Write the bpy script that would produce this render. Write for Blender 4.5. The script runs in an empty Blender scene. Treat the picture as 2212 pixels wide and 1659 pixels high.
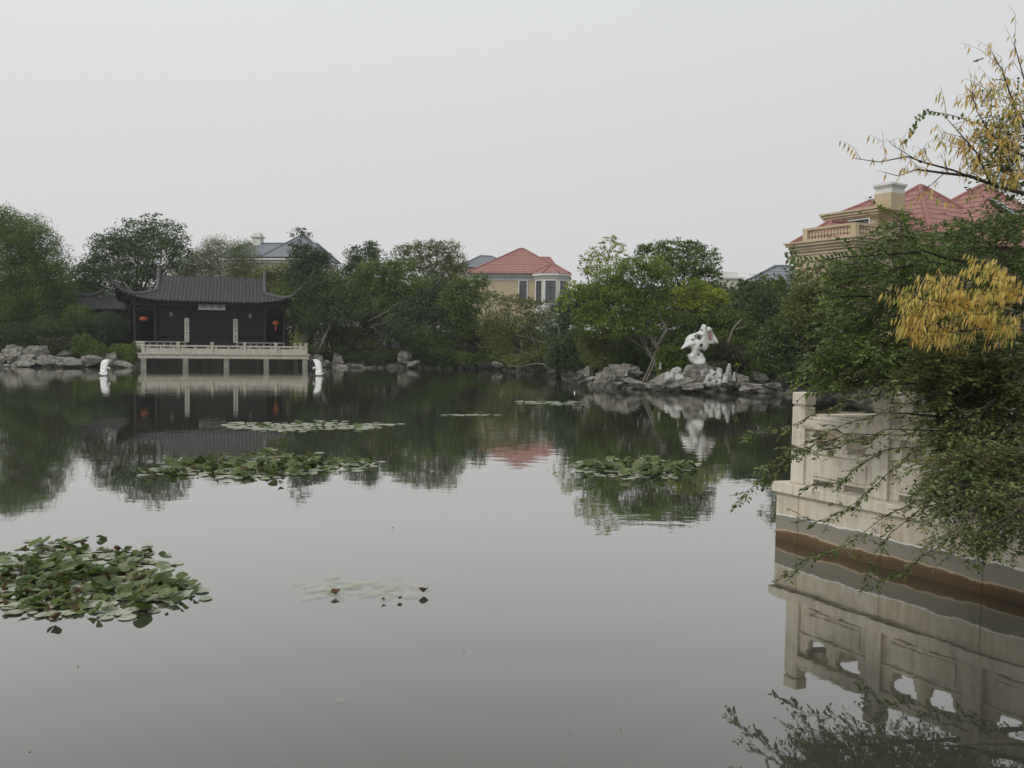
import bpy, math, random
import numpy as np
from mathutils import Vector, Matrix, noise as mnoise

random.seed(7)
RNG = np.random.default_rng(11)
C = bpy.context.scene.collection
SC = bpy.context.scene
PI = math.pi

# ------------------------------------------------------------------ camera
EYE = 2.75                      # eye height over the water
FOC = 1800.0                    # focal length in units of a 2212 px wide picture
PITCH = math.atan(98.5 / FOC)
ROLL = math.radians(0.85)
R0 = Vector((1, 0, 0)); FW = Vector((0, math.cos(PITCH), -math.sin(PITCH))); U0 = R0.cross(FW)
RT = R0 * math.cos(ROLL) + U0 * math.sin(ROLL)
UP = U0 * math.cos(ROLL) - R0 * math.sin(ROLL)
CAM = Vector((0, 0, EYE))
cam = bpy.data.cameras.new('camera'); camo = bpy.data.objects.new('camera', cam); C.objects.link(camo)
camo.matrix_world = Matrix(((RT.x, UP.x, -FW.x, 0), (RT.y, UP.y, -FW.y, 0), (RT.z, UP.z, -FW.z, EYE), (0, 0, 0, 1)))
cam.sensor_width = 36; cam.lens = FOC / 2212 * 36; cam.clip_end = 3000; cam.clip_start = 0.1
SC.camera = camo

# ------------------------------------------------------------------ sky and sun
SUN_EL, SUN_AZ = 46, 222        # degrees; azimuth of the sun measured from +Y clockwise
w = bpy.data.worlds.new('World'); SC.world = w; w.use_nodes = True
nt = w.node_tree; nt.nodes.clear()
sky = nt.nodes.new('ShaderNodeTexSky'); sky.sky_type = 'NISHITA'; sky.sun_disc = False
sky.sun_elevation = math.radians(SUN_EL); sky.sun_rotation = math.radians(SUN_AZ)
sky.air_density = 1.0; sky.dust_density = 6.0
hsv = nt.nodes.new('ShaderNodeHueSaturation'); hsv.inputs['Saturation'].default_value = 0.12
tc = nt.nodes.new('ShaderNodeTexCoord'); sep = nt.nodes.new('ShaderNodeSeparateXYZ')
cr = nt.nodes.new('ShaderNodeValToRGB')           # the overcast layer: pale at the horizon, a bit bluer and brighter above
cr.color_ramp.elements[0].position = 0.0; cr.color_ramp.elements[0].color = (0.690, 0.690, 0.690, 1)
cr.color_ramp.elements[1].position = 0.55; cr.color_ramp.elements[1].color = (0.80, 0.83, 0.85, 1)
e = cr.color_ramp.elements.new(0.2); e.color = (0.715, 0.72, 0.725, 1)
vm = nt.nodes.new('ShaderNodeVectorMath'); vm.operation = 'SCALE'; vm.inputs['Scale'].default_value = 10.0
mx = nt.nodes.new('ShaderNodeMix'); mx.data_type = 'RGBA'; mx.inputs['Factor'].default_value = 0.93
bg = nt.nodes.new('ShaderNodeBackground'); bg.inputs['Strength'].default_value = 0.10
out = nt.nodes.new('ShaderNodeOutputWorld')
L = nt.links.new
L(sky.outputs[0], hsv.inputs['Color']); L(tc.outputs['Generated'], sep.inputs[0]); L(sep.outputs['Z'], cr.inputs[0])
mr = nt.nodes.new('ShaderNodeMapRange')       # the cloud is a little thinner to the upper left
mr.inputs['From Min'].default_value = -.6; mr.inputs['From Max'].default_value = .6; mr.inputs['To Min'].default_value = 10.55; mr.inputs['To Max'].default_value = 9.6
L(sep.outputs['X'], mr.inputs['Value']); L(mr.outputs[0], vm.inputs['Scale']); L(cr.outputs[0], vm.inputs[0]); L(hsv.outputs[0], mx.inputs['A']); L(vm.outputs[0], mx.inputs['B'])
L(mx.outputs['Result'], bg.inputs[0]); L(bg.outputs[0], out.inputs[0])
sun = bpy.data.lights.new('sun', 'SUN'); sun.energy = 1.5; sun.angle = math.radians(16); sun.color = (1, 0.97, 0.92)
suno = bpy.data.objects.new('sun', sun); C.objects.link(suno)
az = math.radians(SUN_AZ); el = math.radians(SUN_EL)
sdir = Vector((math.sin(az) * math.cos(el), math.cos(az) * math.cos(el), math.sin(el)))
suno.rotation_euler = sdir.to_track_quat('Z', 'Y').to_euler()
SC.view_settings.view_transform = 'Standard'; SC.view_settings.look = 'None'
SC.view_settings.exposure = 0; SC.view_settings.gamma = 1
SC.cycles.use_denoising = True
SC.cycles.max_bounces = 6; SC.cycles.transparent_max_bounces = 8; SC.cycles.diffuse_bounces = 3; SC.cycles.glossy_bounces = 3

# ------------------------------------------------------------------ measuring helpers
def ray(u, v): return FW + RT * ((u - 1106) / FOC) + UP * ((829.5 - v) / FOC)
def P(u, v, Y):
    d = ray(u, v); return CAM + d * (Y / d.y)
def W(u, v, z=0.0):
    d = ray(u, v); return CAM + d * ((z - EYE) / d.z)
def mpp(Y): return Y / FOC      # metres per picture unit at that depth

# ------------------------------------------------------------------ mesh helpers
class MB:
    def __init__(s): s.v = []; s.f = []
    def add(s, vs, fs):
        n = len(s.v); s.v += [tuple(p) for p in vs]; s.f += [tuple(i + n for i in f) for f in fs]; return s
    def box(s, c, d, rz=0, M=None, taper=1.0):
        hx, hy, hz = d[0] / 2, d[1] / 2, d[2] / 2
        vs = []
        for z, k in ((-hz, 1), (hz, taper)):
            for x, y in ((-hx, -hy), (hx, -hy), (hx, hy), (-hx, hy)): vs.append(Vector((x * k, y * k, z)))
        R = M if M else Matrix.Rotation(rz, 3, 'Z')
        vs = [R @ p + Vector(c) for p in vs]
        return s.add(vs, [(3, 2, 1, 0), (4, 5, 6, 7), (0, 1, 5, 4), (1, 2, 6, 5), (2, 3, 7, 6), (3, 0, 4, 7)])
    def prism(s, poly, z0, z1):
        n = len(poly); vs = [(x, y, z0) for x, y in poly] + [(x, y, z1) for x, y in poly]
        return s.add(vs, [tuple(range(n))[::-1], tuple(range(n, 2 * n))] + [(i, (i + 1) % n, (i + 1) % n + n, i + n) for i in range(n)])
    def tube(s, pts, rad, n=6, cap=True, squash=1.0):
        pts = [Vector(p) for p in pts]
        if not hasattr(rad, '__len__'): rad = [rad] * len(pts)
        rings = []; prev = None
        for i, p in enumerate(pts):
            t = (pts[min(i + 1, len(pts) - 1)] - pts[max(i - 1, 0)])
            if t.length < 1e-9: t = Vector((0, 0, 1))
            t.normalize()
            if prev is None:
                a = Vector((0, 0, 1)) if abs(t.z) < .9 else Vector((1, 0, 0))
                prev = (a - t * a.dot(t)).normalized()
            prev = (prev - t * prev.dot(t))
            prev = prev.normalized() if prev.length > 1e-6 else t.orthogonal().normalized()
            b = t.cross(prev)
            rings.append([p + (prev * math.cos(2 * PI * k / n) + b * math.sin(2 * PI * k / n) * squash) * rad[i] for k in range(n)])
        vs = [q for r in rings for q in r]; fs = []
        for i in range(len(pts) - 1):
            for k in range(n):
                fs.append((i * n + k, i * n + (k + 1) % n, (i + 1) * n + (k + 1) % n, (i + 1) * n + k))
        if cap: fs += [tuple(range(n))[::-1], tuple(range((len(pts) - 1) * n, len(pts) * n))]
        return s.add(vs, fs)
    def lathe(s, prof, n=16, c=(0, 0, 0)):
        vs = []; fs = []
        for r, z in prof:
            for k in range(n): vs.append((c[0] + r * math.cos(2 * PI * k / n), c[1] + r * math.sin(2 * PI * k / n), c[2] + z))
        for i in range(len(prof) - 1):
            for k in range(n): fs.append((i * n + k, i * n + (k + 1) % n, (i + 1) * n + (k + 1) % n, (i + 1) * n + k))
        fs += [tuple(range(n))[::-1], tuple(range((len(prof) - 1) * n, len(prof) * n))]
        return s.add(vs, fs)

def npmesh(name, V, F):
    """V (n,3) array, F (m,k) array with the same k for all faces"""
    me = bpy.data.meshes.new(name); V = np.asarray(V, dtype=np.float32); F = np.asarray(F, dtype=np.int32)
    k = F.shape[1]
    me.vertices.add(len(V)); me.vertices.foreach_set('co', V.ravel())
    me.loops.add(F.size); me.loops.foreach_set('vertex_index', F.ravel())
    me.polygons.add(len(F)); me.polygons.foreach_set('loop_start', np.arange(0, F.size, k, dtype=np.int32))
    me.update(calc_edges=True); return me

def obj(name, src, mat, parent=None, smooth=False, bevel=0, org=None):
    if isinstance(src, MB):
        me = bpy.data.meshes.new(name)
        vs = src.v if org is None else [(a[0] - org[0], a[1] - org[1], a[2] - org[2]) for a in src.v]
        me.from_pydata(vs, [], src.f); me.update()
    else: me = src
    me.name = name
    o = bpy.data.objects.new(name, me); C.objects.link(o)
    if mat: me.materials.append(mat)
    if smooth: me.polygons.foreach_set('use_smooth', [True] * len(me.polygons))
    if bevel:
        m = o.modifiers.new('bevel', 'BEVEL'); m.width = bevel; m.segments = 2; m.limit_method = 'ANGLE'
    if parent is not None: o.parent = parent
    return o

def tag(o, label, cat, group=None, kind=None):
    if label: o['label'] = label
    if cat: o['category'] = cat
    if group: o['group'] = group
    if kind: o['kind'] = kind
    return o
def thing(name, label, cat, loc=(0, 0, 0), rz=0, group=None):
    o = bpy.data.objects.new(name, None); C.objects.link(o); o.empty_display_size = .3
    o.location = loc; o.rotation_euler = (0, 0, rz); return tag(o, label, cat, group)

# ------------------------------------------------------------------ materials
def newmat(name):
    m = bpy.data.materials.new(name); m.use_nodes = True
    return m, m.node_tree, m.node_tree.nodes['Principled BSDF'], m.node_tree.nodes['Material Output']
def ramp(nt, stops, interp='LINEAR'):
    r = nt.nodes.new('ShaderNodeValToRGB'); r.color_ramp.interpolation = interp
    els = r.color_ramp.elements
    els[0].position = stops[0][0]; els[0].color = (*stops[0][1], 1)
    els[1].position = stops[-1][0]; els[1].color = (*stops[-1][1], 1)
    for p, c in stops[1:-1]: e = els.new(p); e.color = (*c, 1)
    return r
def stone(name, c1, c2, scale=2.0, rough=.85, bump=.3, bscale=8, spec=.3, c3=None, dist=.03, stretch=None):
    m, nt, bs, _ = newmat(name)
    tc = nt.nodes.new('ShaderNodeTexCoord'); n = nt.nodes.new('ShaderNodeTexNoise'); n.inputs['Scale'].default_value = scale
    n.inputs['Detail'].default_value = 8; n.inputs['Roughness'].default_value = .65
    src = tc.outputs['Object']
    if stretch:
        mp = nt.nodes.new('ShaderNodeMapping'); mp.inputs['Scale'].default_value = stretch; nt.links.new(src, mp.inputs[0]); src = mp.outputs[0]
    nt.links.new(src, n.inputs['Vector'])
    st = [(.3, c1), (.7, c2)] if c3 is None else [(.28, c1), (.5, c2), (.72, c3)]
    r = ramp(nt, st); nt.links.new(n.outputs['Fac'], r.inputs[0]); nt.links.new(r.outputs[0], bs.inputs['Base Color'])
    bs.inputs['Roughness'].default_value = rough; bs.inputs['Specular IOR Level'].default_value = spec
    if bump:
        n2 = nt.nodes.new('ShaderNodeTexNoise'); n2.inputs['Scale'].default_value = bscale; n2.inputs['Detail'].default_value = 6
        nt.links.new(src, n2.inputs['Vector'])
        b = nt.nodes.new('ShaderNodeBump'); b.inputs['Strength'].default_value = bump; b.inputs['Distance'].default_value = dist
        nt.links.new(n2.outputs['Fac'], b.inputs['Height']); nt.links.new(b.outputs[0], bs.inputs['Normal'])
    return m
LEAFM = {}
def leafmat(name, cols, trans=.38, rough=.55, spec=.25, clump=.5):
    """per-leaf random colour (Random Per Island), shifted a little from clump to clump"""
    if name in LEAFM: return LEAFM[name]
    m, nt, bs, out = newmat(name); g = nt.nodes.new('ShaderNodeNewGeometry')
    n = nt.nodes.new('ShaderNodeTexNoise'); n.inputs['Scale'].default_value = clump; n.inputs['Detail'].default_value = 2
    nt.links.new(g.outputs['Position'], n.inputs['Vector'])
    a = nt.nodes.new('ShaderNodeMath'); a.operation = 'MULTIPLY'; a.inputs[1].default_value = .5; nt.links.new(g.outputs['Random Per Island'], a.inputs[0])
    b = nt.nodes.new('ShaderNodeMath'); b.operation = 'MULTIPLY_ADD'; b.inputs[1].default_value = 1.3; nt.links.new(n.outputs['Fac'], b.inputs[0]); nt.links.new(a.outputs[0], b.inputs[2])
    c = nt.nodes.new('ShaderNodeMath'); c.operation = 'SUBTRACT'; c.inputs[1].default_value = .4; nt.links.new(b.outputs[0], c.inputs[0])
    k = len(cols); r = ramp(nt, [(i / (k - 1), cols[i]) for i in range(k)])
    nt.links.new(c.outputs[0], r.inputs[0]); nt.links.new(r.outputs[0], bs.inputs['Base Color'])
    bs.inputs['Roughness'].default_value = rough; bs.inputs['Specular IOR Level'].default_value = spec
    t = nt.nodes.new('ShaderNodeBsdfTranslucent'); nt.links.new(r.outputs[0], t.inputs['Color'])
    mix = nt.nodes.new('ShaderNodeMixShader'); mix.inputs[0].default_value = trans
    nt.links.new(bs.outputs[0], mix.inputs[1]); nt.links.new(t.outputs[0], mix.inputs[2]); nt.links.new(mix.outputs[0], out.inputs[0])
    LEAFM[name] = m; return m
def tilemat(name, c1, c2, course=.33, lap=(.02, .02, .02), rough=.7):
    m = stone(name, c1, c2, 3, rough, 0)
    nt = m.node_tree; bs = nt.nodes['Principled BSDF']; tc = nt.nodes['Texture Coordinate']
    sp = nt.nodes.new('ShaderNodeSeparateXYZ'); nt.links.new(tc.outputs['Object'], sp.inputs[0])
    mu = nt.nodes.new('ShaderNodeMath'); mu.operation = 'MULTIPLY'; mu.inputs[1].default_value = 1 / course; nt.links.new(sp.outputs['Z'], mu.inputs[0])
    fr = nt.nodes.new('ShaderNodeMath'); fr.operation = 'FRACT'; nt.links.new(mu.outputs[0], fr.inputs[0])
    b = nt.nodes.new('ShaderNodeBump'); b.inputs['Strength'].default_value = .8; b.inputs['Distance'].default_value = .05
    nt.links.new(fr.outputs[0], b.inputs['Height']); nt.links.new(b.outputs[0], bs.inputs['Normal'])
    old = bs.inputs['Base Color'].links[0].from_socket
    r = ramp(nt, [(0, lap), (.22, (1, 1, 1))], 'CONSTANT'); nt.links.new(fr.outputs[0], r.inputs[0])
    mm = nt.nodes.new('ShaderNodeMix'); mm.data_type = 'RGBA'; mm.blend_type = 'MULTIPLY'; mm.inputs['Factor'].default_value = 1
    nt.links.new(old, mm.inputs['A']); nt.links.new(r.outputs[0], mm.inputs['B']); nt.links.new(mm.outputs['Result'], bs.inputs['Base Color'])
    return m
def plain(name, c, rough=.6, spec=.4, metal=0):
    m, nt, bs, _ = newmat(name); n = nt.nodes.new('ShaderNodeTexNoise'); n.inputs['Scale'].default_value = 6
    r = ramp(nt, [(.35, tuple(x * .88 for x in c)), (.65, tuple(min(1, x * 1.08) for x in c))])
    tc = nt.nodes.new('ShaderNodeTexCoord'); nt.links.new(tc.outputs['Object'], n.inputs['Vector'])
    nt.links.new(n.outputs['Fac'], r.inputs[0]); nt.links.new(r.outputs[0], bs.inputs['Base Color'])
    bs.inputs['Roughness'].default_value = rough; bs.inputs['Specular IOR Level'].default_value = spec; bs.inputs['Metallic'].default_value = metal
    return m

M = dict(
    dark_tile=stone('dark_clay_tile', (.011, .011, .011), (.050, .050, .049), 2.5, .8, .3, 14, c3=(.034, .035, .036), stretch=(3.3, .5, .5)),
    ridge=stone('grey_ridge_mortar', (.07, .072, .075), (.12, .12, .122), 3, .85, .2),
    timber=stone('dark_lacquered_timber', (.010, .008, .008), (.022, .016, .014), 3, .5, .1, stretch=(6, 6, .6)),
    fascia=stone('brown_fascia_timber', (.018, .011, .010), (.032, .020, .017), 3, .6, .1),
    lattice=plain('lattice_timber', (.018, .013, .012), .5),
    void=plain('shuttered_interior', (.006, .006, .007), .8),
    marble=stone('pale_terrace_stone', (.33, .31, .25), (.50, .475, .40), 2.2, .85, .25, 20, c3=(.42, .40, .34)),
    marble_dull=stone('weathered_bench_stone', (.16, .165, .16), (.27, .27, .255), 3, .85, .2),
    pier=stone('pier_stone', (.15, .145, .12), (.30, .285, .24), 1.5, .85, .3),
    rock=stone('grey_lake_rock', (.07, .067, .056), (.19, .182, .155), 2.4, .9, 1, 4, c3=(.33, .32, .28), dist=.14),
    rock_dark=stone('dark_lake_rock', (.03, .03, .025), (.08, .078, .066), 2.2, .9, 1, 4, c3=(.15, .145, .125), dist=.14),
    whiterock=stone('white_pitted_rock', (.10, .10, .09), (.36, .355, .335), 4.5, .85, 1, 9, c3=(.50, .50, .47), dist=.06),
    scholar=stone('white_scholar_stone', (.30, .30, .27), (.60, .60, .57), 2.6, .75, .6, 9, c3=(.52, .52, .49), dist=.03),
    redpaint=plain('faded_red_paint', (.42, .22, .15)),
    swan=plain('white_plastic', (.80, .80, .80), .45),
    beak=plain('grey_beak', (.35, .30, .28), .5),
    bark=stone('brown_bark', (.035, .030, .024), (.085, .072, .058), 5, .9, .6, 14),
    paleb=stone('pale_bark', (.10, .09, .07), (.21, .19, .155), 4, .9, .5, 12),
    dead=stone('dead_wood', (.13, .12, .10), (.27, .25, .21), 4, .9, .3, 12),
    twig=plain('twig_bark', (.05, .035, .03), .8),
    soil=stone('soil_and_litter', (.012, .014, .008), (.045, .05, .025), .5, .95, .6, 3),
    redtile=tilemat('red_roof_tile', (.25, .12, .10), (.38, .185, .155), .36, (.5, .48, .48)),
    greytile=tilemat('grey_roof_tile', (.15, .165, .185), (.22, .235, .26), .34, (.6, .6, .62)),
    redridge=plain('red_ridge_tile', (.29, .12, .105), .7),
    greyridge=plain('grey_ridge_tile', (.12, .135, .155), .7),
    tan=stone('tan_wall_tile', (.40, .33, .20), (.50, .42, .27), 6, .85, .1),
    cream=stone('cream_render', (.50, .47, .38), (.60, .57, .47), 1.2, .85, .1),
    ochre=stone('ochre_limestone', (.40, .32, .20), (.52, .43, .29), 1.5, .85, .15),
    white=stone('white_painted_trim', (.55, .55, .51), (.68, .68, .64), 1.5, .7, .05),
    frame=plain('dark_window_frame', (.03, .033, .036), .5),
)
def glassmat():
    m, nt, bs, _ = newmat('dark_window_glass'); bs.inputs['Base Color'].default_value = (.05, .06, .065, 1)
    bs.inputs['Roughness'].default_value = .08; bs.inputs['Specular IOR Level'].default_value = .8
    n = nt.nodes.new('ShaderNodeTexNoise'); n.inputs['Scale'].default_value = 1; b = nt.nodes.new('ShaderNodeBump'); b.inputs['Strength'].default_value = .05
    nt.links.new(n.outputs['Fac'], b.inputs['Height']); nt.links.new(b.outputs[0], bs.inputs['Normal']); return m
M['glass'] = glassmat()

# ------------------------------------------------------------------ water
def watermat():
    m, nt, bs, out = newmat('pond_water'); nt.nodes.remove(bs); N = nt.nodes.new; K = nt.links.new
    g = N('ShaderNodeNewGeometry')
    def nz(scale, stretch, detail=3):
        mp = N('ShaderNodeMapping'); mp.inputs['Scale'].default_value = stretch; K(g.outputs['Position'], mp.inputs[0])
        n = N('ShaderNodeTexNoise'); n.inputs['Scale'].default_value = scale; n.inputs['Detail'].default_value = detail; K(mp.outputs[0], n.inputs['Vector']); return n
    small = nz(2.6, (.55, 1, 1)); big = nz(.55, (.6, 1, 1), 2); patch = nz(.07, (.5, 1, 1), 2)
    pr = ramp(nt, [(.42, (.25, .25, .25)), (.62, (1, 1, 1))]); K(patch.outputs['Fac'], pr.inputs[0])
    sm = N('ShaderNodeMath'); sm.operation = 'MULTIPLY'; K(small.outputs['Fac'], sm.inputs[0])
    sp = N('ShaderNodeSeparateXYZ'); K(g.outputs['Position'], sp.inputs[0]); br = N('ShaderNodeMapRange'); br.inputs['From Min'].default_value = 18; br.inputs['From Max'].default_value = 48; br.inputs['To Min'].default_value = 1; br.inputs['To Max'].default_value = 3.2
    K(sp.outputs['Y'], br.inputs['Value']); pm = N('ShaderNodeMath'); pm.operation = 'MULTIPLY'; K(pr.outputs[0], pm.inputs[0]); K(br.outputs[0], pm.inputs[1]); K(pm.outputs[0], sm.inputs[1])     # more breeze on the far water
    b1 = N('ShaderNodeBump'); b1.inputs['Strength'].default_value = 1; b1.inputs['Distance'].default_value = WAVE_S; K(sm.outputs[0], b1.inputs['Height'])
    b2 = N('ShaderNodeBump'); b2.inputs['Strength'].default_value = 1; b2.inputs['Distance'].default_value = WAVE_B; K(big.outputs['Fac'], b2.inputs['Height']); K(b1.outputs[0], b2.inputs['Normal'])
    lw = N('ShaderNodeLayerWeight'); lw.inputs['Blend'].default_value = .5
    f = ramp(nt, [(0, (.03,) * 3), (.42, (.10,) * 3), (.53, (.19,) * 3), (.62, (.33,) * 3), (.70, (.47,) * 3), (.79, (.63,) * 3), (.9, (.80,) * 3), (1, (.97,) * 3)])
    K(lw.outputs['Facing'], f.inputs[0])
    gl = N('ShaderNodeBsdfGlossy'); gl.inputs['Roughness'].default_value = .022; gl.inputs['Color'].default_value = (.98, .98, .955, 1); K(b2.outputs[0], gl.inputs['Normal'])
    df = N('ShaderNodeBsdfDiffuse'); df.inputs['Color'].default_value = (.042, .043, .032, 1)
    mx = N('ShaderNodeMixShader'); K(f.outputs[0], mx.inputs[0]); K(df.outputs[0], mx.inputs[1]); K(gl.outputs[0], mx.inputs[2]); K(mx.outputs[0], out.inputs[0])
    return m
WAVE_S, WAVE_B = 0.0030, 0.0032
M['water'] = watermat()
wb = MB(); wb.add([(-160, -20, 0), (160, -20, 0), (160, 140, 0), (-160, 140, 0)], [(0, 1, 2, 3)])
tag(obj('water', wb, M['water']), 'calm grey-green pond water mirroring the sky and trees', 'water', kind='structure')

# ------------------------------------------------------------------ ground with the lake cut in
LAKE = [(-26, 4.0), (-50, 20), (-62, 60), (-45, 64.5), (-33, 66.5), (-29.5, 71), (-17, 75.5), (-14, 72.2), (-8, 73.5), (-1.5, 74.5), (3, 66), (4.6, 58.5), (4.4, 51),
        (6.5, 47.0), (9.5, 45.6), (13, 45.0), (17, 43.5), (22, 38), (19, 24), (12, 13.6), (7, 11.9), (5.2, 11.0), (9.5, 5.6), (10.5, 3.4), (4, 3.0), (-6, 2.6)]
def sdist(x, y):
    """signed distance to the shore line, positive inside the lake (arrays)"""
    d = np.full(x.shape, 1e9); ins = np.zeros(x.shape, bool); n = len(LAKE)
    for i in range(n):
        ax, ay = LAKE[i]; bx, by = LAKE[(i + 1) % n]
        ex, ey = bx - ax, by - ay; t = np.clip(((x - ax) * ex + (y - ay) * ey) / (ex * ex + ey * ey), 0, 1)
        d = np.minimum(d, np.hypot(x - ax - t * ex, y - ay - t * ey))
        c = ((ay > y) != (by > y)) & (x < (bx - ax) * (y - ay) / ((by - ay) if by != ay else 1e-9) + ax); ins ^= c
    return np.where(ins, d, -d)
def ground_z(x, y):
    x = np.atleast_1d(np.asarray(x, float)); y = np.atleast_1d(np.asarray(y, float)); s = sdist(x, y)
    return np.where(s > 0, -np.minimum(s * .9, 1.6) + .25, .25 + .55 * np.minimum(-s / 1.2, 1) + .5 * np.clip((-s - 2) / 10, 0, 1))
def gz(x, y): return float(ground_z(x, y)[0])
def bank_mat():
    """soil, with a strip of washed rubble along the waterline"""
    m = M['soil']; nt = m.node_tree; N = nt.nodes.new; K = nt.links.new; bs = nt.nodes['Principled BSDF']; base = bs.inputs['Base Color'].links[0].from_socket
    g = N('ShaderNodeNewGeometry'); sp = N('ShaderNodeSeparateXYZ'); K(g.outputs['Position'], sp.inputs[0]); v = N('ShaderNodeTexVoronoi'); v.inputs['Scale'].default_value = 2.6; K(g.outputs['Position'], v.inputs['Vector'])
    r = ramp(nt, [(0, (.17, .16, .14)), (.45, (.10, .095, .08)), (.7, (.02, .02, .016))]); K(v.outputs['Distance'], r.inputs[0])
    f = ramp(nt, [(.42, (0, 0, 0)), (.6, (1, 1, 1))]); K(sp.outputs['Z'], f.inputs[0]); mx = N('ShaderNodeMix'); mx.data_type = 'RGBA'; K(f.outputs[0], mx.inputs['Factor']); K(r.outputs[0], mx.inputs['A']); K(base, mx.inputs['B']); K(mx.outputs['Result'], bs.inputs['Base Color'])
bank_mat()
def build_ground():
    xs = np.concatenate([np.linspace(-1500, -75, 10), np.arange(-70, 45, .75), np.linspace(50, 1500, 10)])
    ys = np.concatenate([np.linspace(-300, -8, 5), np.arange(-5, 85, .75), np.linspace(90, 2200, 14)])
    X, Y = np.meshgrid(xs, ys); Z = ground_z(X.ravel(), Y.ravel())
    Z = Z + .05 * np.sin(X.ravel() * 1.7) * np.cos(Y.ravel() * 1.3)
    nx, ny = len(xs), len(ys); idx = np.arange(nx * ny).reshape(ny, nx)
    F = np.stack([idx[:-1, :-1], idx[:-1, 1:], idx[1:, 1:], idx[1:, :-1]], -1).reshape(-1, 4)
    o = obj('ground', npmesh('ground', np.stack([X.ravel(), Y.ravel(), Z], 1), F), M['soil'], smooth=True)
    tag(o, 'dark planted earth bank around the pond', 'ground', kind='structure')
build_ground()

# ------------------------------------------------------------------ signed-distance modelling (organic stones, swans)
def surface_nets(fn, lo, hi, h):
    lo = np.array(lo, float); hi = np.array(hi, float); n = np.ceil((hi - lo) / h).astype(int) + 1
    ax = [lo[i] + h * np.arange(n[i]) for i in range(3)]
    X, Y, Z = np.meshgrid(*ax, indexing='ij'); D = fn(X, Y, Z); ins = D < 0
    cs = [(i, j, k) for i in (0, 1) for j in (0, 1) for k in (0, 1)]
    S = [slice(0, -1), slice(1, None)]
    cnt = sum(ins[S[i], S[j], S[k]].astype(int) for i, j, k in cs); act = (cnt > 0) & (cnt < 8)
    acc = np.zeros(act.shape + (3,)); num = np.zeros(act.shape)
    for a in cs:
        for ax_ in range(3):
            if a[ax_]: continue
            b = list(a); b[ax_] = 1
            d0 = D[S[a[0]], S[a[1]], S[a[2]]]; d1 = D[S[b[0]], S[b[1]], S[b[2]]]; m = (d0 < 0) != (d1 < 0)
            t = np.where(m, d0 / np.where(m, d0 - d1, 1), 0)
            for q in range(3): acc[..., q] += np.where(m, a[q] + (t if q == ax_ else 0), 0)
            num += m
    vid = -np.ones(act.shape, int); ii = np.argwhere(act); vid[act] = np.arange(len(ii))
    V = lo + h * (ii + acc[act] / num[act][:, None]); F = []
    for a in range(3):
        b, c = (a + 1) % 3, (a + 2) % 3
        sl0 = [slice(None)] * 3; sl1 = [slice(None)] * 3; sl0[a] = slice(0, -1); sl1[a] = slice(1, None)
        i0 = ins[tuple(sl0)]; i1 = ins[tuple(sl1)]
        for e in np.argwhere(i0 != i1):
            if e[b] == 0 or e[c] == 0 or e[b] >= act.shape[b] or e[c] >= act.shape[c]: continue
            q = []
            for db, dc in ((-1, -1), (0, -1), (0, 0), (-1, 0)):
                z = e.copy(); z[b] += db; z[c] += dc; q.append(vid[tuple(z)])
            if not i0[tuple(e)]: q = q[::-1]
            F.append(q)
    return V, np.array(F)
def capsule(X, Y, Z, a, b, ra, rb, sy=1.0):
    ax, ay, az = a; bx, by, bz = b; dx, dy, dz = bx - ax, by - ay, bz - az; L2 = dx * dx + dy * dy + dz * dz + 1e-9
    t = np.clip(((X - ax) * dx + (Y - ay) * dy + (Z - az) * dz) / L2, 0, 1)
    return np.sqrt((X - ax - t * dx) ** 2 + ((Y - ay - t * dy) * sy) ** 2 + (Z - az - t * dz) ** 2) - (ra + (rb - ra) * t)
def smin(a, b, k):
    h = np.clip(.5 + .5 * (b - a) / k, 0, 1); return b * (1 - h) + a * h - k * h * (1 - h)
def wob(X, Y, Z, f, s=0):
    return (np.sin(X * f + 1.3 + s) * np.sin(Y * f * 1.1 + 2.1 + s) * np.sin(Z * f * .9 + .7 * s) +
            .5 * np.sin(X * f * 2.1 + s * 2) * np.sin(Y * f * 2.3 + 1) * np.sin(Z * f * 1.9 + .3))

# ------------------------------------------------------------------ rocks
def rockmesh(seed, sub=4, cuts=15, rough=.30, flat=1.0):
    rnd = random.Random(seed); import bmesh
    bm = bmesh.new(); bmesh.ops.create_icosphere(bm, subdivisions=sub, radius=1)
    pl = []
    for _ in range(cuts):
        n = Vector((rnd.gauss(0, 1), rnd.gauss(0, 1), rnd.gauss(0, .9))).normalized(); pl.append((n, rnd.uniform(.42, .82)))
    off = Vector((seed * 3.1, seed * 1.7, seed))
    for v in bm.verts:
        p = v.co.copy()
        for n, d in pl:
            k = p.dot(n)
            if k > d: p -= n * (k - d)
        r = mnoise.ridged_multi_fractal(p * 1.1 + off, 1, 2, 4, 1, 2) * rough * .55 - rough * .6 + mnoise.fractal(p * 4.5 + off, 1, 2, 4) * rough * .5
        st = abs(math.sin(p.z * 7 + p.x * 2 + seed)) ** 6 * .07
        p *= 1.12 + r - st; p.z *= flat; v.co = p
    me = bpy.data.meshes.new('rock'); bm.to_mesh(me); bm.free(); return me
ROCKS = [rockmesh(s) for s in range(1, 10)]
nrock = 0
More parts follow.
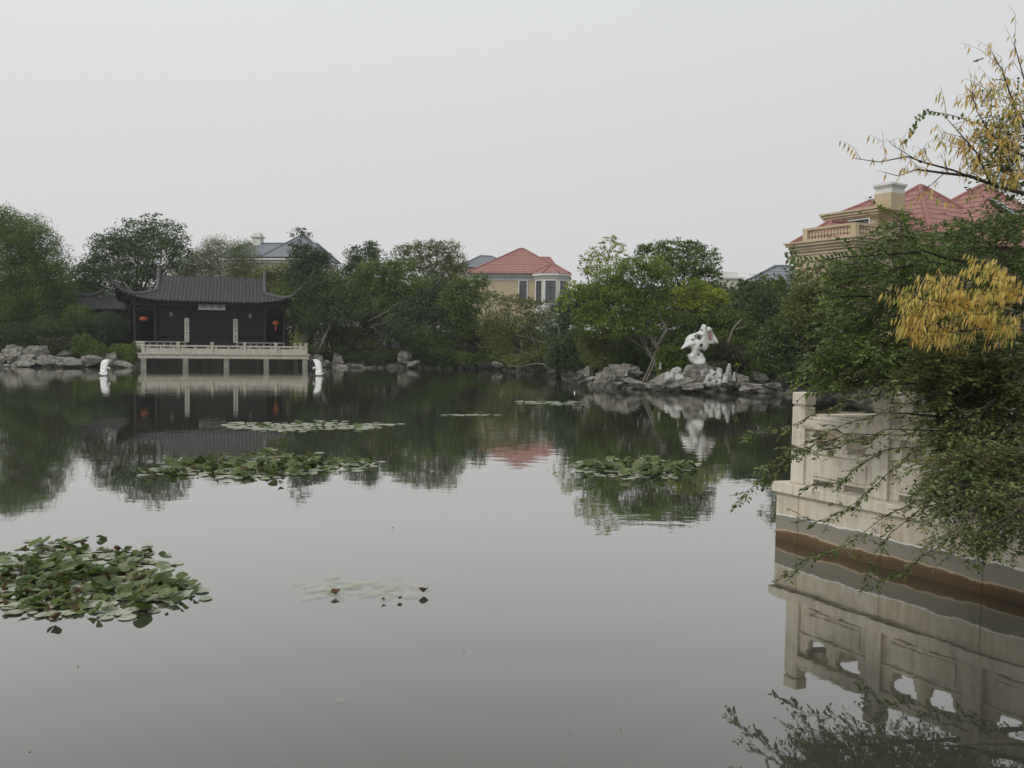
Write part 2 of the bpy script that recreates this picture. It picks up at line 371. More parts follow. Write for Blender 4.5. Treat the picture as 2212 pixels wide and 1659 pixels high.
def rock(u, v, wpx, hpx, label, mat='rock', Y=None, cat='rock', group=None, name='lake_rock', deep=.8, sink=.25, tilt=None, wh=None):
    """a rock whose foot shows at (u,v) on the ground/water, wpx wide and hpx high in the picture"""
    global nrock; nrock += 1
    p = W(u, v) if Y is None else P(u, v, Y); k = mpp(p.y); wpx *= 1.12
    hw = wpx * k / 2; hh = hpx * k / 2 * (1 + sink)
    me = ROCKS[nrock % len(ROCKS)].copy() if wh is None else ROCKS[wh].copy()
    o = obj(name, me, M[mat])
    rz = random.uniform(0, 6.28); lim = random.uniform(.9, 1.1)
    S = Matrix.Diagonal((hw * 1.12, hw * deep * lim + .05, hh * 1.12)).to_4x4()
    T = Matrix.Translation((p.x, p.y, p.z + hh * (1 - 2 * sink / (1 + sink)) ))
    Ti = Matrix.Rotation(random.uniform(-.15, .15) if tilt is None else tilt, 4, 'Y')
    me.transform(Ti @ S @ Matrix.Rotation(rz, 4, 'Z')); me.materials.clear(); me.materials.append(M[mat])
    o.matrix_world = T; return tag(o, label, cat, group)

# ------------------------------------------------------------------ foliage
def leaf_faces(Cn, Nm, Ax, ln, wd, fold=0.0):
    """diamond leaves: centres, normals, long axes, lengths, widths"""
    S = np.cross(Nm, Ax); n = len(Cn)
    a = Cn - Ax * ln[:, None] * .5; c = Cn + Ax * ln[:, None] * .5; mid = Cn - Ax * ln[:, None] * .06 - Nm * (fold * wd)[:, None]
    b = mid + S * wd[:, None] * .5 + Nm * (2 * fold * wd)[:, None]; d = mid - S * wd[:, None] * .5 + Nm * (2 * fold * wd)[:, None]
    V = np.stack([a, b, c, d], 1).reshape(-1, 3); F = np.arange(4 * n).reshape(-1, 4); return V, F
def unit(a): return a / np.maximum(np.linalg.norm(a, axis=1, keepdims=True), 1e-9)
def cloud(lobes, leaf, cover, clump=.55, up=.5, droop=0.0, aspect=.55, jit=1.0, back=.5, rng=RNG):
    """lobes: (cx,cy,cz,rx,ry,rz,density) in metres. Leaf clumps spread through each ellipsoid, thicker near its skin"""
    Cs, Os = [], []
    for cx, cy, cz, rx, ry, rz, dn in lobes:
        area = PI * rx * rz; cl = clump * (.7 + .3 * min(1, rx / 2)); nl = int(dn * cover * area / (leaf * leaf * aspect * .5)) + 8
        per = max(8, int(5.5 * (cl / leaf) ** 2 * .35)); m = max(3, nl // per)
        d = rng.normal(size=(m, 3)); d = unit(d); d[:, 2] = np.where(rng.random(m) < .3, np.abs(d[:, 2]), d[:, 2])
        flip = (d[:, 1] > .2) & (rng.random(m) > back); d[flip, 1] *= -1
        r = np.where(rng.random(m) < .68, rng.uniform(.72, 1.04, m), rng.uniform(.15, .8, m))
        cc = np.array([cx, cy, cz]) + d * r[:, None] * np.array([rx, ry, rz])
        sz = cl * rng.uniform(.45, 1.15, m) * np.clip(min(rx, rz) / 1.2, .35, 1)
        k = per; o = rng.normal(size=(m, k, 3)); o /= np.maximum(1, np.linalg.norm(o, axis=2, keepdims=True) / 1.3)
        pts = cc[:, None, :] + o * sz[:, None, None] * np.array([.8, .8, .5]) * jit
        pts[..., 2] -= droop * sz[:, None] * np.abs(o[..., 0])
        keep = rng.random(m * k) < nl / (m * k)
        pts = pts.reshape(-1, 3)[keep]; out = (o + .7 * d[:, None, :]).reshape(-1, 3)[keep]
        Cs.append(pts); Os.append(out)
    Cn = np.concatenate(Cs); O = np.concatenate(Os); n = len(Cn)
    Nm = unit(unit(O) * .55 + rng.normal(size=(n, 3)) * .6 + np.array([0, 0, up]))
    Ax = rng.normal(size=(n, 3)); Ax[:, 2] -= droop * 2; Ax = unit(Ax - Nm * np.sum(Ax * Nm, 1, keepdims=True))
    ln = leaf * rng.uniform(.7, 1.3, n); return leaf_faces(Cn, Nm, Ax, ln, ln * aspect, .08)

LEAFCOL = dict(
    dark=[(.022, .038, .014), (.045, .070, .024), (.075, .105, .036), (.135, .165, .070)],
    darkblue=[(.022, .040, .022), (.040, .064, .034), (.066, .094, .048), (.120, .150, .085)],
    mid=[(.034, .056, .014), (.068, .104, .022), (.115, .155, .036), (.19, .22, .070)],
    olive=[(.052, .066, .022), (.090, .108, .034), (.135, .150, .050), (.21, .215, .095)],
    bright=[(.044, .074, .012), (.085, .130, .020), (.130, .180, .032), (.20, .245, .065)],
    lime=[(.090, .115, .014), (.165, .205, .022), (.250, .285, .036), (.34, .36, .08)],
    misty=[(.070, .086, .040), (.115, .134, .062), (.160, .178, .088), (.23, .235, .135)],
    purple=[(.040, .032, .022), (.065, .052, .034), (.09, .085, .05), (.12, .125, .07)],
    yellow=[(.36, .19, .03), (.56, .34, .05), (.68, .46, .10), (.42, .42, .08)],
    brownleaf=[(.14, .07, .03), (.24, .13, .05), (.33, .2, .07)],
)
LEAFCOL = {k: ([(r * 1.18, g * 1.25, b * .98) for r, g, b in v] if k not in ('yellow', 'brownleaf', 'purple') else v) for k, v in LEAFCOL.items()}
def LM(kind, **k): return leafmat('foliage_' + kind, LEAFCOL[kind], **k)

def limbs(mb, base, tops, r0, rnd, n=6):
    """tapered trunk that forks toward each crown lobe"""
    base = Vector(base); zc = sum(t[2] for t in tops) / len(tops)
    fork = Vector((base.x * .6 + .4 * sum(t[0] for t in tops) / len(tops), base.y, base.z + (zc - base.z) * .35))
    midp = (base + fork) / 2 + Vector((rnd.uniform(-.15, .15), rnd.uniform(-.1, .1), 0))
    mb.tube([base - Vector((0, 0, .3)), base + Vector((0, 0, .15)), midp, fork], [r0 * 1.35, r0, r0 * .9, r0 * .78], n)
    for t in tops:
        t = Vector(t); a = fork + Vector((rnd.uniform(-.1, .1), rnd.uniform(-.1, .1), rnd.uniform(-.4, .2)))
        m = a.lerp(t, .5) + Vector((rnd.uniform(-.3, .3), rnd.uniform(-.3, .3), rnd.uniform(0, .5)))
        mb.tube([a, a.lerp(m, .5) + Vector((0, 0, .1)), m, t], [r0 * .5, r0 * .4, r0 * .28, r0 * .10], 5)
        for _ in range(5):
            s = m.lerp(t, rnd.random()); e = s + Vector((rnd.gauss(0, 1), rnd.gauss(0, 1), rnd.gauss(.3, .7))).normalized() * min((t - fork).length * rnd.uniform(.2, .45), r0 * 7)
            mb.tube([s, s.lerp(e, .5) + Vector((0, 0, .08)), e], [r0 * .16, r0 * .1, r0 * .03], 4)

def tree(name, label, Y, lobes, kind, trunk=None, leaf=.2, cover=3.2, r0=.16, bark='bark', depth=.9, cat='tree', group=None, clump=.6, seed=None, aspect=.55, droop=0, stems=None, **kw):
    """lobes: (u, v, ru, rv[, density[, dY]]) as seen in the photograph at depth Y"""
    k = mpp(Y); LB = []
    for l in lobes:
        dn = l[4] if len(l) > 4 else 1; dy = l[5] if len(l) > 5 else random.uniform(-.8, .8)
        p = P(l[0], l[1], Y + dy); LB.append((p.x, p.y, p.z, l[2] * k, max(l[2], l[3]) * k * depth, l[3] * k, dn))
    bx = trunk if trunk is not None else sum(l[0] for l in lobes) / len(lobes)
    b = P(bx, 780, Y)
    while gz(b.x, b.y) < .5 and b.y < Y + 9: b = P(bx, 780, b.y + .4)          # trunks stand on the bank, never in the pond
    base = Vector((b.x, b.y, gz(b.x, b.y)))
    t = thing(name, label, cat, base, 0, group); rnd = random.Random(seed or int(bx * 7 + Y))
    mb = MB(); tops = [(l[0], l[1], l[2] + l[5] * .1) for l in LB]
    limbs(mb, base, tops[:7], r0, rnd)
    if stems:
        for s in stems:
            pts = [P(q[0], q[1], Y + (q[3] if len(q) > 3 else -.5)) for q in s]; mb.tube(pts, [q[2] * k for q in s], 7)
    obj('trunk', mb, M[bark], t, smooth=True, org=base)
    V, F = cloud(LB, leaf, cover, clump=clump, aspect=aspect, droop=droop, **kw)
    obj('crown', npmesh('crown', V - np.array(base), F), LM(kind), t)
    return t
def shrub(name, label, Y, lobes, kind, leaf=.13, cover=3.0, cat='shrub', group=None, clump=.3, **kw):
    k = mpp(Y); LB = []
    for l in lobes:
        p = P(l[0], l[1], Y + (l[5] if len(l) > 5 else 0)); LB.append((p.x, p.y, p.z, l[2] * k, l[2] * k * .8, l[3] * k, l[4] if len(l) > 4 else 1))
    cx = sum(l[0] for l in LB) / len(LB); cy = sum(l[1] for l in LB) / len(LB); y_ = cy
    while gz(cx, cy) < .5 and cy < y_ + 9: cy += .4
    base = Vector((cx, cy, gz(cx, cy)))
    t = thing(name, label, cat, base, 0, group); mb = MB(); rnd = random.Random(int(cx * 31 + cy))
    for l in LB:
        for _ in range(3):
            e = Vector((l[0] + rnd.uniform(-.5, .5) * l[3], l[1], l[2] + rnd.uniform(0, .5) * l[5])); mb.tube([base + Vector((rnd.uniform(-.2, .2), 0, -.1)), base.lerp(e, .5) + Vector((0, 0, .15)), e], [.045, .03, .01], 4)
    obj('stem', mb, M['bark'], t, org=base)
    V, F = cloud(LB, leaf, cover, clump=clump, **kw); obj('foliage', npmesh('foliage', V - np.array(base), F), LM(kind), t); return t

def streaked(name, c1, c2, c3, tint):
    m = stone(name, c1, c2, 3, .85, .35, 28, c3=c3, dist=.008); nt = m.node_tree; N = nt.nodes.new; K = nt.links.new; bs = nt.nodes['Principled BSDF']; base = bs.inputs['Base Color'].links[0].from_socket
    g = N('ShaderNodeNewGeometry'); mp = N('ShaderNodeMapping'); mp.inputs['Scale'].default_value = (9, 9, .9); K(g.outputs['Position'], mp.inputs[0]); n2 = N('ShaderNodeTexNoise'); n2.inputs['Scale'].default_value = 1.5; n2.inputs['Detail'].default_value = 5; K(mp.outputs[0], n2.inputs['Vector'])
    s = ramp(nt, [(.42, (1, 1, 1)), (.7, tint)]); K(n2.outputs['Fac'], s.inputs[0]); mm = N('ShaderNodeMix'); mm.data_type = 'RGBA'; mm.blend_type = 'MULTIPLY'; mm.inputs['Factor'].default_value = .55
    K(base, mm.inputs['A']); K(s.outputs[0], mm.inputs['B']); K(mm.outputs['Result'], bs.inputs['Base Color']); return m
M['marble'] = streaked('pale_terrace_stone', (.27, .255, .20), (.46, .44, .37), (.37, .35, .29), (.55, .5, .4))

# ================================================================== LARGE STRUCTURES
def hip_height(x, y, a, b, c, H, tg, up, curve=.45):
    """height above the eave of a hip-and-gable roof with swept-up corners"""
    tf = 1 - abs(y) / b
    if abs(x) > c and a > c: tf = min(tf, (a - abs(x)) / (a - c) * tg)
    z = H * ((1 - curve) * tf + curve * tf * tf)
    return z + up * (abs(x) / a) ** 5 * (abs(y) / b) ** 4
def tiled_roof(a, b, c, H, tg, up, sp=.30, amp=.075, ystep=.16, thick=.10, curve=.45):
    mb = MB(); per = 6
    def grid(x0, x1, along_x):
        # centre block: rolls run down y; end blocks: split on the hips by taking the lower of the two slopes
        nx = max(2, int(round((x1 - x0) / sp * per))); ny = int(2 * b / (ystep if along_x else sp / per * 1.3))
        vs = []
        for j in range(ny + 1):
            y = -b + 2 * b * j / ny
            for i in range(nx + 1):
                x = x0 + (x1 - x0) * i / nx; tf = 1 - abs(y) / b; side = a > c and abs(x) > c and (a - abs(x)) / (a - c) * tg < tf
                q = y if side else x
                vs.append((x, y, hip_height(x, y, a, b, c, H, tg, up, curve) + amp * abs(math.cos(PI * q / sp)) ** .7))
        fs = [(j * (nx + 1) + i, j * (nx + 1) + i + 1, (j + 1) * (nx + 1) + i + 1, (j + 1) * (nx + 1) + i) for j in range(ny) for i in range(nx)]
        mb.add(vs, fs)
    if a > c + .01:
        grid(-a, -c - 1e-3, False); grid(-c, c, True); grid(c + 1e-3, a, False)
    else: grid(-a, a, True)
    sf = MB(); n1, n2 = 40, 16; vs = []
    for j in range(n2 + 1):
        y = -b + 2 * b * j / n2
        for i in range(n1 + 1):
            x = (-1 + 2 * i / n1) * (a - .04); yy = y * .985
            vs.append((x, yy, hip_height(x, yy, a, b, c, H, min(tg, .99), up, curve) - thick))
    sf.add(vs, [((j + 1) * (n1 + 1) + i, (j + 1) * (n1 + 1) + i + 1, j * (n1 + 1) + i + 1, j * (n1 + 1) + i) for j in range(n2) for i in range(n1)])
    return mb, sf
def eave_caps(a, b, c, H, tg, up, sp, r=.075):
    """round end tiles along the eaves"""
    mb = MB(); k = int(a / sp)
    for s in (-1, 1):
        for i in range(-k, k + 1):
            x = i * sp; z = hip_height(x, s * b, a, b, c, H, tg, up); mb.tube([(x, s * (b - .05), z + .02), (x, s * (b + .05), z)], r, 6)
    if a > c:
        k = int(b / sp)
        for s in (-1, 1):
            for i in range(-k, k + 1):
                y = i * sp; z = hip_height(s * a, y, a, b, c, H, tg, up); mb.tube([(s * (a - .05), y, z + .02), (s * (a + .05), y, z)], r, 6)
    return mb
def text_mesh(s, size, depth=.006):
    cu = bpy.data.curves.new('writing', 'FONT'); cu.body = s; cu.size = size; cu.extrude = depth; cu.align_x = 'CENTER'; cu.align_y = 'CENTER'
    o = bpy.data.objects.new('writing', cu); C.objects.link(o); bpy.context.view_layer.update()
    me = bpy.data.meshes.new_from_object(o.evaluated_get(bpy.context.evaluated_depsgraph_get())); bpy.data.objects.remove(o); return me
M['ink'] = plain('dark_green_ink', (.04, .05, .045), .8)

# ---------------------------------------------------------- stone terrace on piers in front of the pavilion
TA = P(310, 794.7, 66.3); TB = P(661, 796.5, 70.0); TA.z = TB.z = 0
tdir = (TB - TA); TL = tdir.length; tdir.normalize(); tang = math.atan2(tdir.y, tdir.x)
t = thing('stone_terrace', 'long pale stone terrace on square piers standing in the water before the dark pavilion', 'terrace', TA, tang)
sk = math.tan(math.radians(14))      # the side edges run back at a slant
dep = 3.4
def tp(x, y): return (x - sk * y, y)
m = MB(); m.prism([tp(-.35, -.2), tp(TL + .2, -.2), tp(TL + .2, dep), tp(-.35, dep)], .74, 1.06); obj('edge_beam', m, M['marble'], t, bevel=.02)
m = MB(); m.prism([tp(-.42, -.27), tp(TL + .27, -.27), tp(TL + .27, dep), tp(-.42, dep)], 1.063, 1.16); obj('deck', m, M['marble'], t, bevel=.02)
for i in range(5):
    for y, s in ((.0, 1), (2.6, 1)):
        m = MB(); x, yy = tp(.02 + (TL - .1) * i / 4, y); m.box((x, yy, -.4), (.42, .42, 2.28)); obj('pier', m, M['pier'], t, bevel=.02)
m = MB(); m.prism([tp(-.2, dep - .3), tp(TL, dep - .3), tp(TL, dep + .3), tp(-.2, dep + .3)], -1, .738); obj('back_wall', m, M['pier'], t)
def baluster_post(mb, x, y, z, h=.92, s=.24, rz=0):
    mb.box((x, y, z + h * .39), (s, s, h * .78), rz); mb.box((x, y, z + h * .80), (s * .82, s * .82, h * .04), rz); mb.box((x, y, z + h * .91), (s * 1.05, s * 1.05, h * .18), rz, taper=.9)
def low_rail(mb, p, q, z):
    p = Vector((*p, 0)); q = Vector((*q, 0)); d = q - p; c = (p + q) / 2; a = math.atan2(d.y, d.x); ln = d.length
    mb.box((c.x, c.y, z + .60), (ln, .16, .13), a)                   # handrail
    mb.box((c.x, c.y, z + .25), (ln, .12, .30), a)                   # slab below it
    mb.box((c.x, c.y, z + .05), (ln, .14, .09), a)
    for k in (.12, .5, .88): mb.box((p.x + d.x * k, p.y + d.y * k, z + .468), (.14, .11, .134), a)
xs = [0.0] + [TL * k for k in (.205, .41, .61, .805, 1.0)]
pts = [tp(x, 0) for x in xs]
rp = [tp(TL, 0), tp(TL, 1.5), tp(TL, 3.0)]
lp = [tp(0, 0), tp(0, 1.6), tp(0, 3.1)]
for q in pts + rp[1:] + lp[1:]:
    m = MB(); baluster_post(m, q[0], q[1], 1.16); obj('post', m, M['marble'], t, bevel=.015)
for S in (pts, rp, lp):
    for p_, q_ in zip(S[:-1], S[1:]):
        m = MB(); low_rail(m, p_, q_, 1.16); obj('rail', m, M['marble'], t)

# ---------------------------------------------------------- pavilion
PO = P(457, 760, 71.2); PO.z = 0; PR = math.radians(17)
pv = thing('lakeside_pavilion', 'dark timber pavilion with a black tiled hip roof and swept up corners facing the pond', 'pavilion', PO, PR)
FL = 1.30; EV = 5.42; RA, RB, RC, RH, TG, UPC = 7.35, 3.8, 4.35, 2.35, .45, 1.0; RY = 2.5
m = MB(); m.box((0, 2.5, .45), (13.2, 6.2, 1.7)); obj('plinth', m, M['pier'], pv, bevel=.03)
rt, rs = tiled_roof(RA, RB, RC, RH, TG, UPC)
def lift(mb, dy, dz): mb.v = [(x, y + dy, z + dz) for x, y, z in mb.v]; return mb
ec = eave_caps(RA, RB, RC, RH, TG, UPC, .30); rt.add(ec.v, ec.f); roof = obj('roof', lift(rt, RY, EV), M['dark_tile'], pv)
lift(rs, RY, EV); SOF = rs
for sx in (-1, 1):
    for sy in (-1, 1):
        pts_ = []; rad = []
        for i in range(9):        # verge from the rolled ridge down to the foot of the gable
            tt = 1 - i / 8 * (1 - TG); y = sy * RB * (1 - tt); x = sx * (RC + .02)
            pts_.append((x, y + RY, EV + RH * ((.55) * tt + .45 * tt * tt) + .12 + (.45 * max(0, 1 - i / 2.0) if sy < 0 else .2 * max(0, 1 - i / 2)))); rad.append(.15)
        m = MB(); m.tube(pts_, rad, 6); obj('verge', m, M['ridge'], roof)
        pts_ = []; rad = []
        for i in range(13):
            q = i / 12; tt = TG * (1 - q); x = RC + (RA - RC) * q; y = RB * (1 - tt)
            z = hip_height(x * .999, y * .999, RA, RB, RC, RH, TG, UPC) + .10 + .35 * q ** 4
            pts_.append((sx * (x + .05), sy * y + RY, EV + z)); rad.append(.15 - .03 * q)
        pts_.append((sx * (RA + .45), sy * (RB + .35) + RY, EV + UPC + .95)); rad.append(.05)
        m = MB(); m.tube(pts_, rad, 6); obj('hip_ridge', m, M['ridge'], roof)
    m = MB(); zt = EV + RH; zg = EV + RH * (.55 * TG + .45 * TG * TG)
    m.add([(sx * (RC - .02), RY - RB * (1 - TG), zg), (sx * (RC - .02), RY + RB * (1 - TG), zg), (sx * (RC - .02), RY, zt)], [(0, 1, 2)]); m.add([(sx * (RC - .12), RY - RB * (1 - TG), zg), (sx * (RC - .12), RY + RB * (1 - TG), zg), (sx * (RC - .12), RY, zt)], [(0, 1, 2)])
    obj('gable', m, M['fascia'], roof)
CX = [-6.0, -4.4, -1.95, 1.95, 4.4, 6.0]
for x in CX:
    for y in (0, 5.0):
        m = MB(); m.tube([(x, y, FL - .02), (x, y, EV + .1)], .13, 12); m.lathe([(.22, 0), (.22, .08), (.17, .16)], 12, (x, y, FL)); obj('column', m, M['timber'], pv, smooth=False)
m = MB()
for y in (0, 5.0): m.box((0, y, EV - .22), (12.5, .16, .34)); m.box((0, y, EV - .62), (12.3, .08, .12))
for x in (-6.0, 6.0): m.box((x, 2.5, EV - .22), (.16, 4.84, .34))
obj('eave_beam', m, M['fascia'], pv)
m = MB()
for i in range(int(2 * RA / .32)):   # rafter ends under the front and back eaves
    x = -RA + .3 + i * .32
    if abs(x) > RA - .3: continue
    for s in (-1, 1):
        z = hip_height(x, s * RB, RA, RB, RC, RH, TG, UPC); m.box((x, RY + s * (RB - .45), EV + z - .16), (.09, .9, .09))
SOF.add(m.v, m.f); obj('soffit', SOF, M['timber'], roof)
# fretwork strips under the beam
m = MB()
for x0, x1 in zip(CX[:-1], CX[1:]):
    n = max(3, int((x1 - x0) / .22))
    for k in range(n + 1): m.box((x0 + (x1 - x0) * k / n, 0, EV - .76), (.03, .04, .22))
    m.box(((x0 + x1) / 2, 0, EV - .88), (x1 - x0 - .24, .05, .035))
obj('fretwork', m, M['lattice'], pv)
# back wall and the lattice doors set one bay in
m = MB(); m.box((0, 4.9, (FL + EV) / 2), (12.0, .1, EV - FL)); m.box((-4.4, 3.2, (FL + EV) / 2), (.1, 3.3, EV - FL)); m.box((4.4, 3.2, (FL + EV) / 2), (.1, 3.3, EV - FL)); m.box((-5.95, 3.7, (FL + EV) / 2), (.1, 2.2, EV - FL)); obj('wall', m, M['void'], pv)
def leaf_door(x0, x1, y):
    m = MB(); w_ = x1 - x0; xc = (x0 + x1) / 2; h = EV - FL - .7; zc = FL + h / 2
    for sx in (x0 + .05, x1 - .05): m.box((sx, y, zc), (.09, .07, h))
    for z in (FL + .05, FL + h * .30, FL + h * .36, FL + h - .05): m.box((xc, y, z), (w_ - .18, .064, .08))
    m.box((xc, y + .01, FL + h * .165), (w_ - .18, .03, h * .26))
    n = 4
    for k in range(1, n): m.box((x0 + .05 + (w_ - .1) * k / n, y, FL + h * .68), (.022, .04, h * .58))
    for k in range(1, 7): m.box((xc, y - .003, FL + h * (.38 + .6 * k / 7)), (w_ - .18, .03, .022))
    m.box((xc, y + .045, FL + h * .68), (w_ - .16, .012, h * .6))
    return m
for x0, x1, n in ((-4.28, -2.08, 3), (-1.82, 1.82, 4), (2.08, 4.28, 3)):
    for k in range(n): obj('door', leaf_door(x0 + (x1 - x0) * k / n + .01, x0 + (x1 - x0) * (k + 1) / n - .01, 1.55), M['lattice'], pv)
# stone bench balustrades between the columns either side of the middle bay
def bench(x0, x1, label):
    b_ = thing('stone_bench_rail', label, 'bench', PO + Matrix.Rotation(PR, 3, 'Z') @ Vector(((x0 + x1) / 2, -.38, FL + .17)), PR, 'low grey stone bench rails along the pavilion front')
    ln = x1 - x0; m = MB(); m.box((0, 0, .56), (ln, .34, .10)); obj('seat', m, M['marble_dull'], b_, bevel=.01)
    n = max(3, int(ln / .55)); 
    for k in range(n + 1):
        m = MB(); m.box((-ln / 2 + .08 + (ln - .16) * k / n, 0, .29), (.16, .16, .44)); obj('support', m, M['marble_dull'], b_)
    m = MB(); m.box((0, 0, .035), (ln, .22, .065)); obj('base_rail', m, M['marble_dull'], b_)
bench(-6.0, -2.0, 'low grey stone bench rail along the left half of the pavilion front')
bench(2.0, 6.0, 'low grey stone bench rail along the right half of the pavilion front')
RPV = Matrix.Rotation(PR, 3, 'Z')
def onpv(x, y, z): return PO + RPV @ Vector((x, y, z))
# name board, tilted forward under the eave
nb = thing('name_board', 'grey horizontal name board with three dark characters under the pavilion eave', 'sign', onpv(.1, -1.05, EV - .42), PR)
Rx = Matrix.Rotation(math.radians(-16), 4, 'X')
m = MB(); m.box((0, 0, 0), (2.15, .05, .52)); o = obj('board', m, stone('aged_silver_board', (.17, .175, .165), (.24, .245, .235), 4, .8, .1), nb, bevel=.01); o.matrix_basis = Rx
for k, ch in ((-.62, '軒'), (0, '水'), (.62, '枕')):
    me = text_mesh(ch, .36); o2 = obj('character', me, M['ink'], nb); o2.matrix_basis = Rx @ Matrix.Translation((k, -.03, 0)) @ Matrix.Rotation(PI / 2, 4, 'X')
for x, txt, lab in ((-1.95, '一池秋水映天光', 'tall white couplet board with dark characters on the column left of the doors'), (1.95, '四面荷風入畫來', 'tall white couplet board with dark characters on the column right of the doors')):
    cb = thing('couplet_board', lab, 'sign', onpv(x, -.17, 3.05), PR, 'white couplet boards on the pavilion columns')
    m = MB(); m.box((0, 0, 0), (.36, .05, 2.02)); obj('board', m, stone('cream_board', (.42, .42, .36), (.54, .54, .47), 3, .7, .05), cb, bevel=.01)
    for ci, ch in enumerate(txt): o2 = obj('character', text_mesh(ch, .25, .005), M['ink'], cb); o2.rotation_euler = (PI / 2, 0, 0); o2.location = (0, -.032, .82 - ci * .272)
# lanterns
def red_lantern(x, z, lab, sx=1.0, sz=1.0, tassel=True):
    l = thing('red_lantern', lab, 'lantern', onpv(x, .1, z), PR, 'red lanterns hanging in the pavilion')
    m = MB(); pr = [(.06 + .27 * math.cos(a) ** .6 if abs(a) < 1.57 else .06, .22 * math.sin(a)) for a in [i * PI / 16 - PI / 2 + 1e-3 for i in range(17)]]
    m.lathe([(r * sx, zz * sz) for r, zz in pr], 20); mm, nt_, bs, _ = newmat('red_silk'); bs.inputs['Base Color'].default_value = (.55, .075, .02, 1); bs.inputs['Roughness'].default_value = .45
    wv = nt_.nodes.new('ShaderNodeTexNoise'); wv.inputs['Scale'].default_value = 5; rr = ramp(nt_, [(.3, (.30, .045, .015)), (.7, (.46, .10, .03))]); nt_.links.new(wv.outputs['Fac'], rr.inputs[0]); nt_.links.new(rr.outputs[0], bs.inputs['Base Color'])
    obj('shade', m, mm, l, smooth=True)
    for zz in (.21, -.26): m = MB(); m.lathe([(.09, 0), (.09, .05)], 12, (0, 0, zz * sz)); obj('cap', m, plain('gilt_cap', (.35, .22, .06)), l)
    m = MB(); m.tube([(0, 0, .24), (0, 0, EV - z - .1)], .012, 4); obj('cord', m, M['frame'], l)
    if tassel: m = MB(); m.lathe([(.02, -.28), (.09, -.33), (.08, -.42), (.045, -.5), (.03, -.72)], 10); obj('tassel', m, mm, l)
red_lantern(-5.32, 3.93, 'wide flattened red lantern hanging in the left end bay', 1.05, .8, False)
red_lantern(5.28, 3.78, 'round red lantern with a tassel hanging in the right end bay', .8, .8)
for x, lab in ((-3.2, 'small pale square lantern hanging left of the middle doors'), (3.15, 'small pale square lantern hanging right of the middle doors')):
    l = thing('square_lantern', lab, 'lantern', onpv(x, .25, EV - 1.05), PR, 'small pale lanterns under the eave')
    m = MB(); m.box((0, 0, 0), (.26, .26, .36)); obj('shade', m, plain('frosted_shade', (.22, .21, .18)), l)
    m = MB()
    for a in (-1, 1):
        for b in (-1, 1): m.box((a * .14, b * .14, 0), (.03, .03, .42))
    m.box((0, 0, .22), (.34, .34, .04)); m.box((0, 0, -.22), (.34, .34, .04)); m.tube([(0, 0, .24), (0, 0, .8)], .012, 4); obj('frame', m, M['lattice'], l)

# ---------------------------------------------------------- side gallery to the left
GO = P(208, 760, 72.5); GO.z = 0; GR = math.radians(8)
gl_ = thing('side_gallery', 'low black tiled gallery beside the pavilion, half hidden by shrubs', 'building', GO, GR)
a_, b_ = 3.0, 2.2
rt, rs = tiled_roof(a_, b_, a_, 1.15, .99, .0, curve=.3); z0 = 4.72
ec = eave_caps(a_, b_, a_, 1.15, .99, 0, .30); rt.add(ec.v, ec.f); rf = obj('roof', lift(rt, 1.2, z0), M['dark_tile'], gl_); obj('soffit', lift(rs, 1.2, z0), M['timber'], rf)
for x0, x1, hh in ((-2.5, .25, .55), (.35, 3.0, .35)):
    m = MB(); ps = []
    for i in range(13):
        q = -1 + i / 6; ps.append((x0 + (x1 - x0) * i / 12, 1.2, z0 + 1.25 + hh * abs(q) ** 2.2))
    m.tube(ps, [.09] * 2 + [.13] * 9 + [.09] * 2, 6); obj('ridge', m, M['ridge'], rf)
for x in (-2.7, -.9, .9, 2.7):
    m = MB(); m.tube([(x, 0, .8), (x, 0, z0 + .1)], .1, 10); obj('column', m, M['timber'], gl_)
m = MB(); m.box((0, 0, z0 - .12), (5.8, .12, .22)); obj('beam', m, M['fascia'], gl_)
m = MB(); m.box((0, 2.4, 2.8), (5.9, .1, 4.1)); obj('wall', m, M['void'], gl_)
m = MB(); m.box((0, 1.2, .8), (6.2, 3.0, .8)); obj('floor', m, M['pier'], gl_)
sl = thing('stone_ledge', 'pale stone ledge showing between the shrubs left of the terrace', 'ledge', P(258, 748, 70.2), .1)
m = MB(); m.box((0, 0, -.06), (2.2, .5, .34)); m.box((0, .06, -.5), (2.0, .4, .54)); obj('slab', m, M['marble_dull'], sl, bevel=.02)

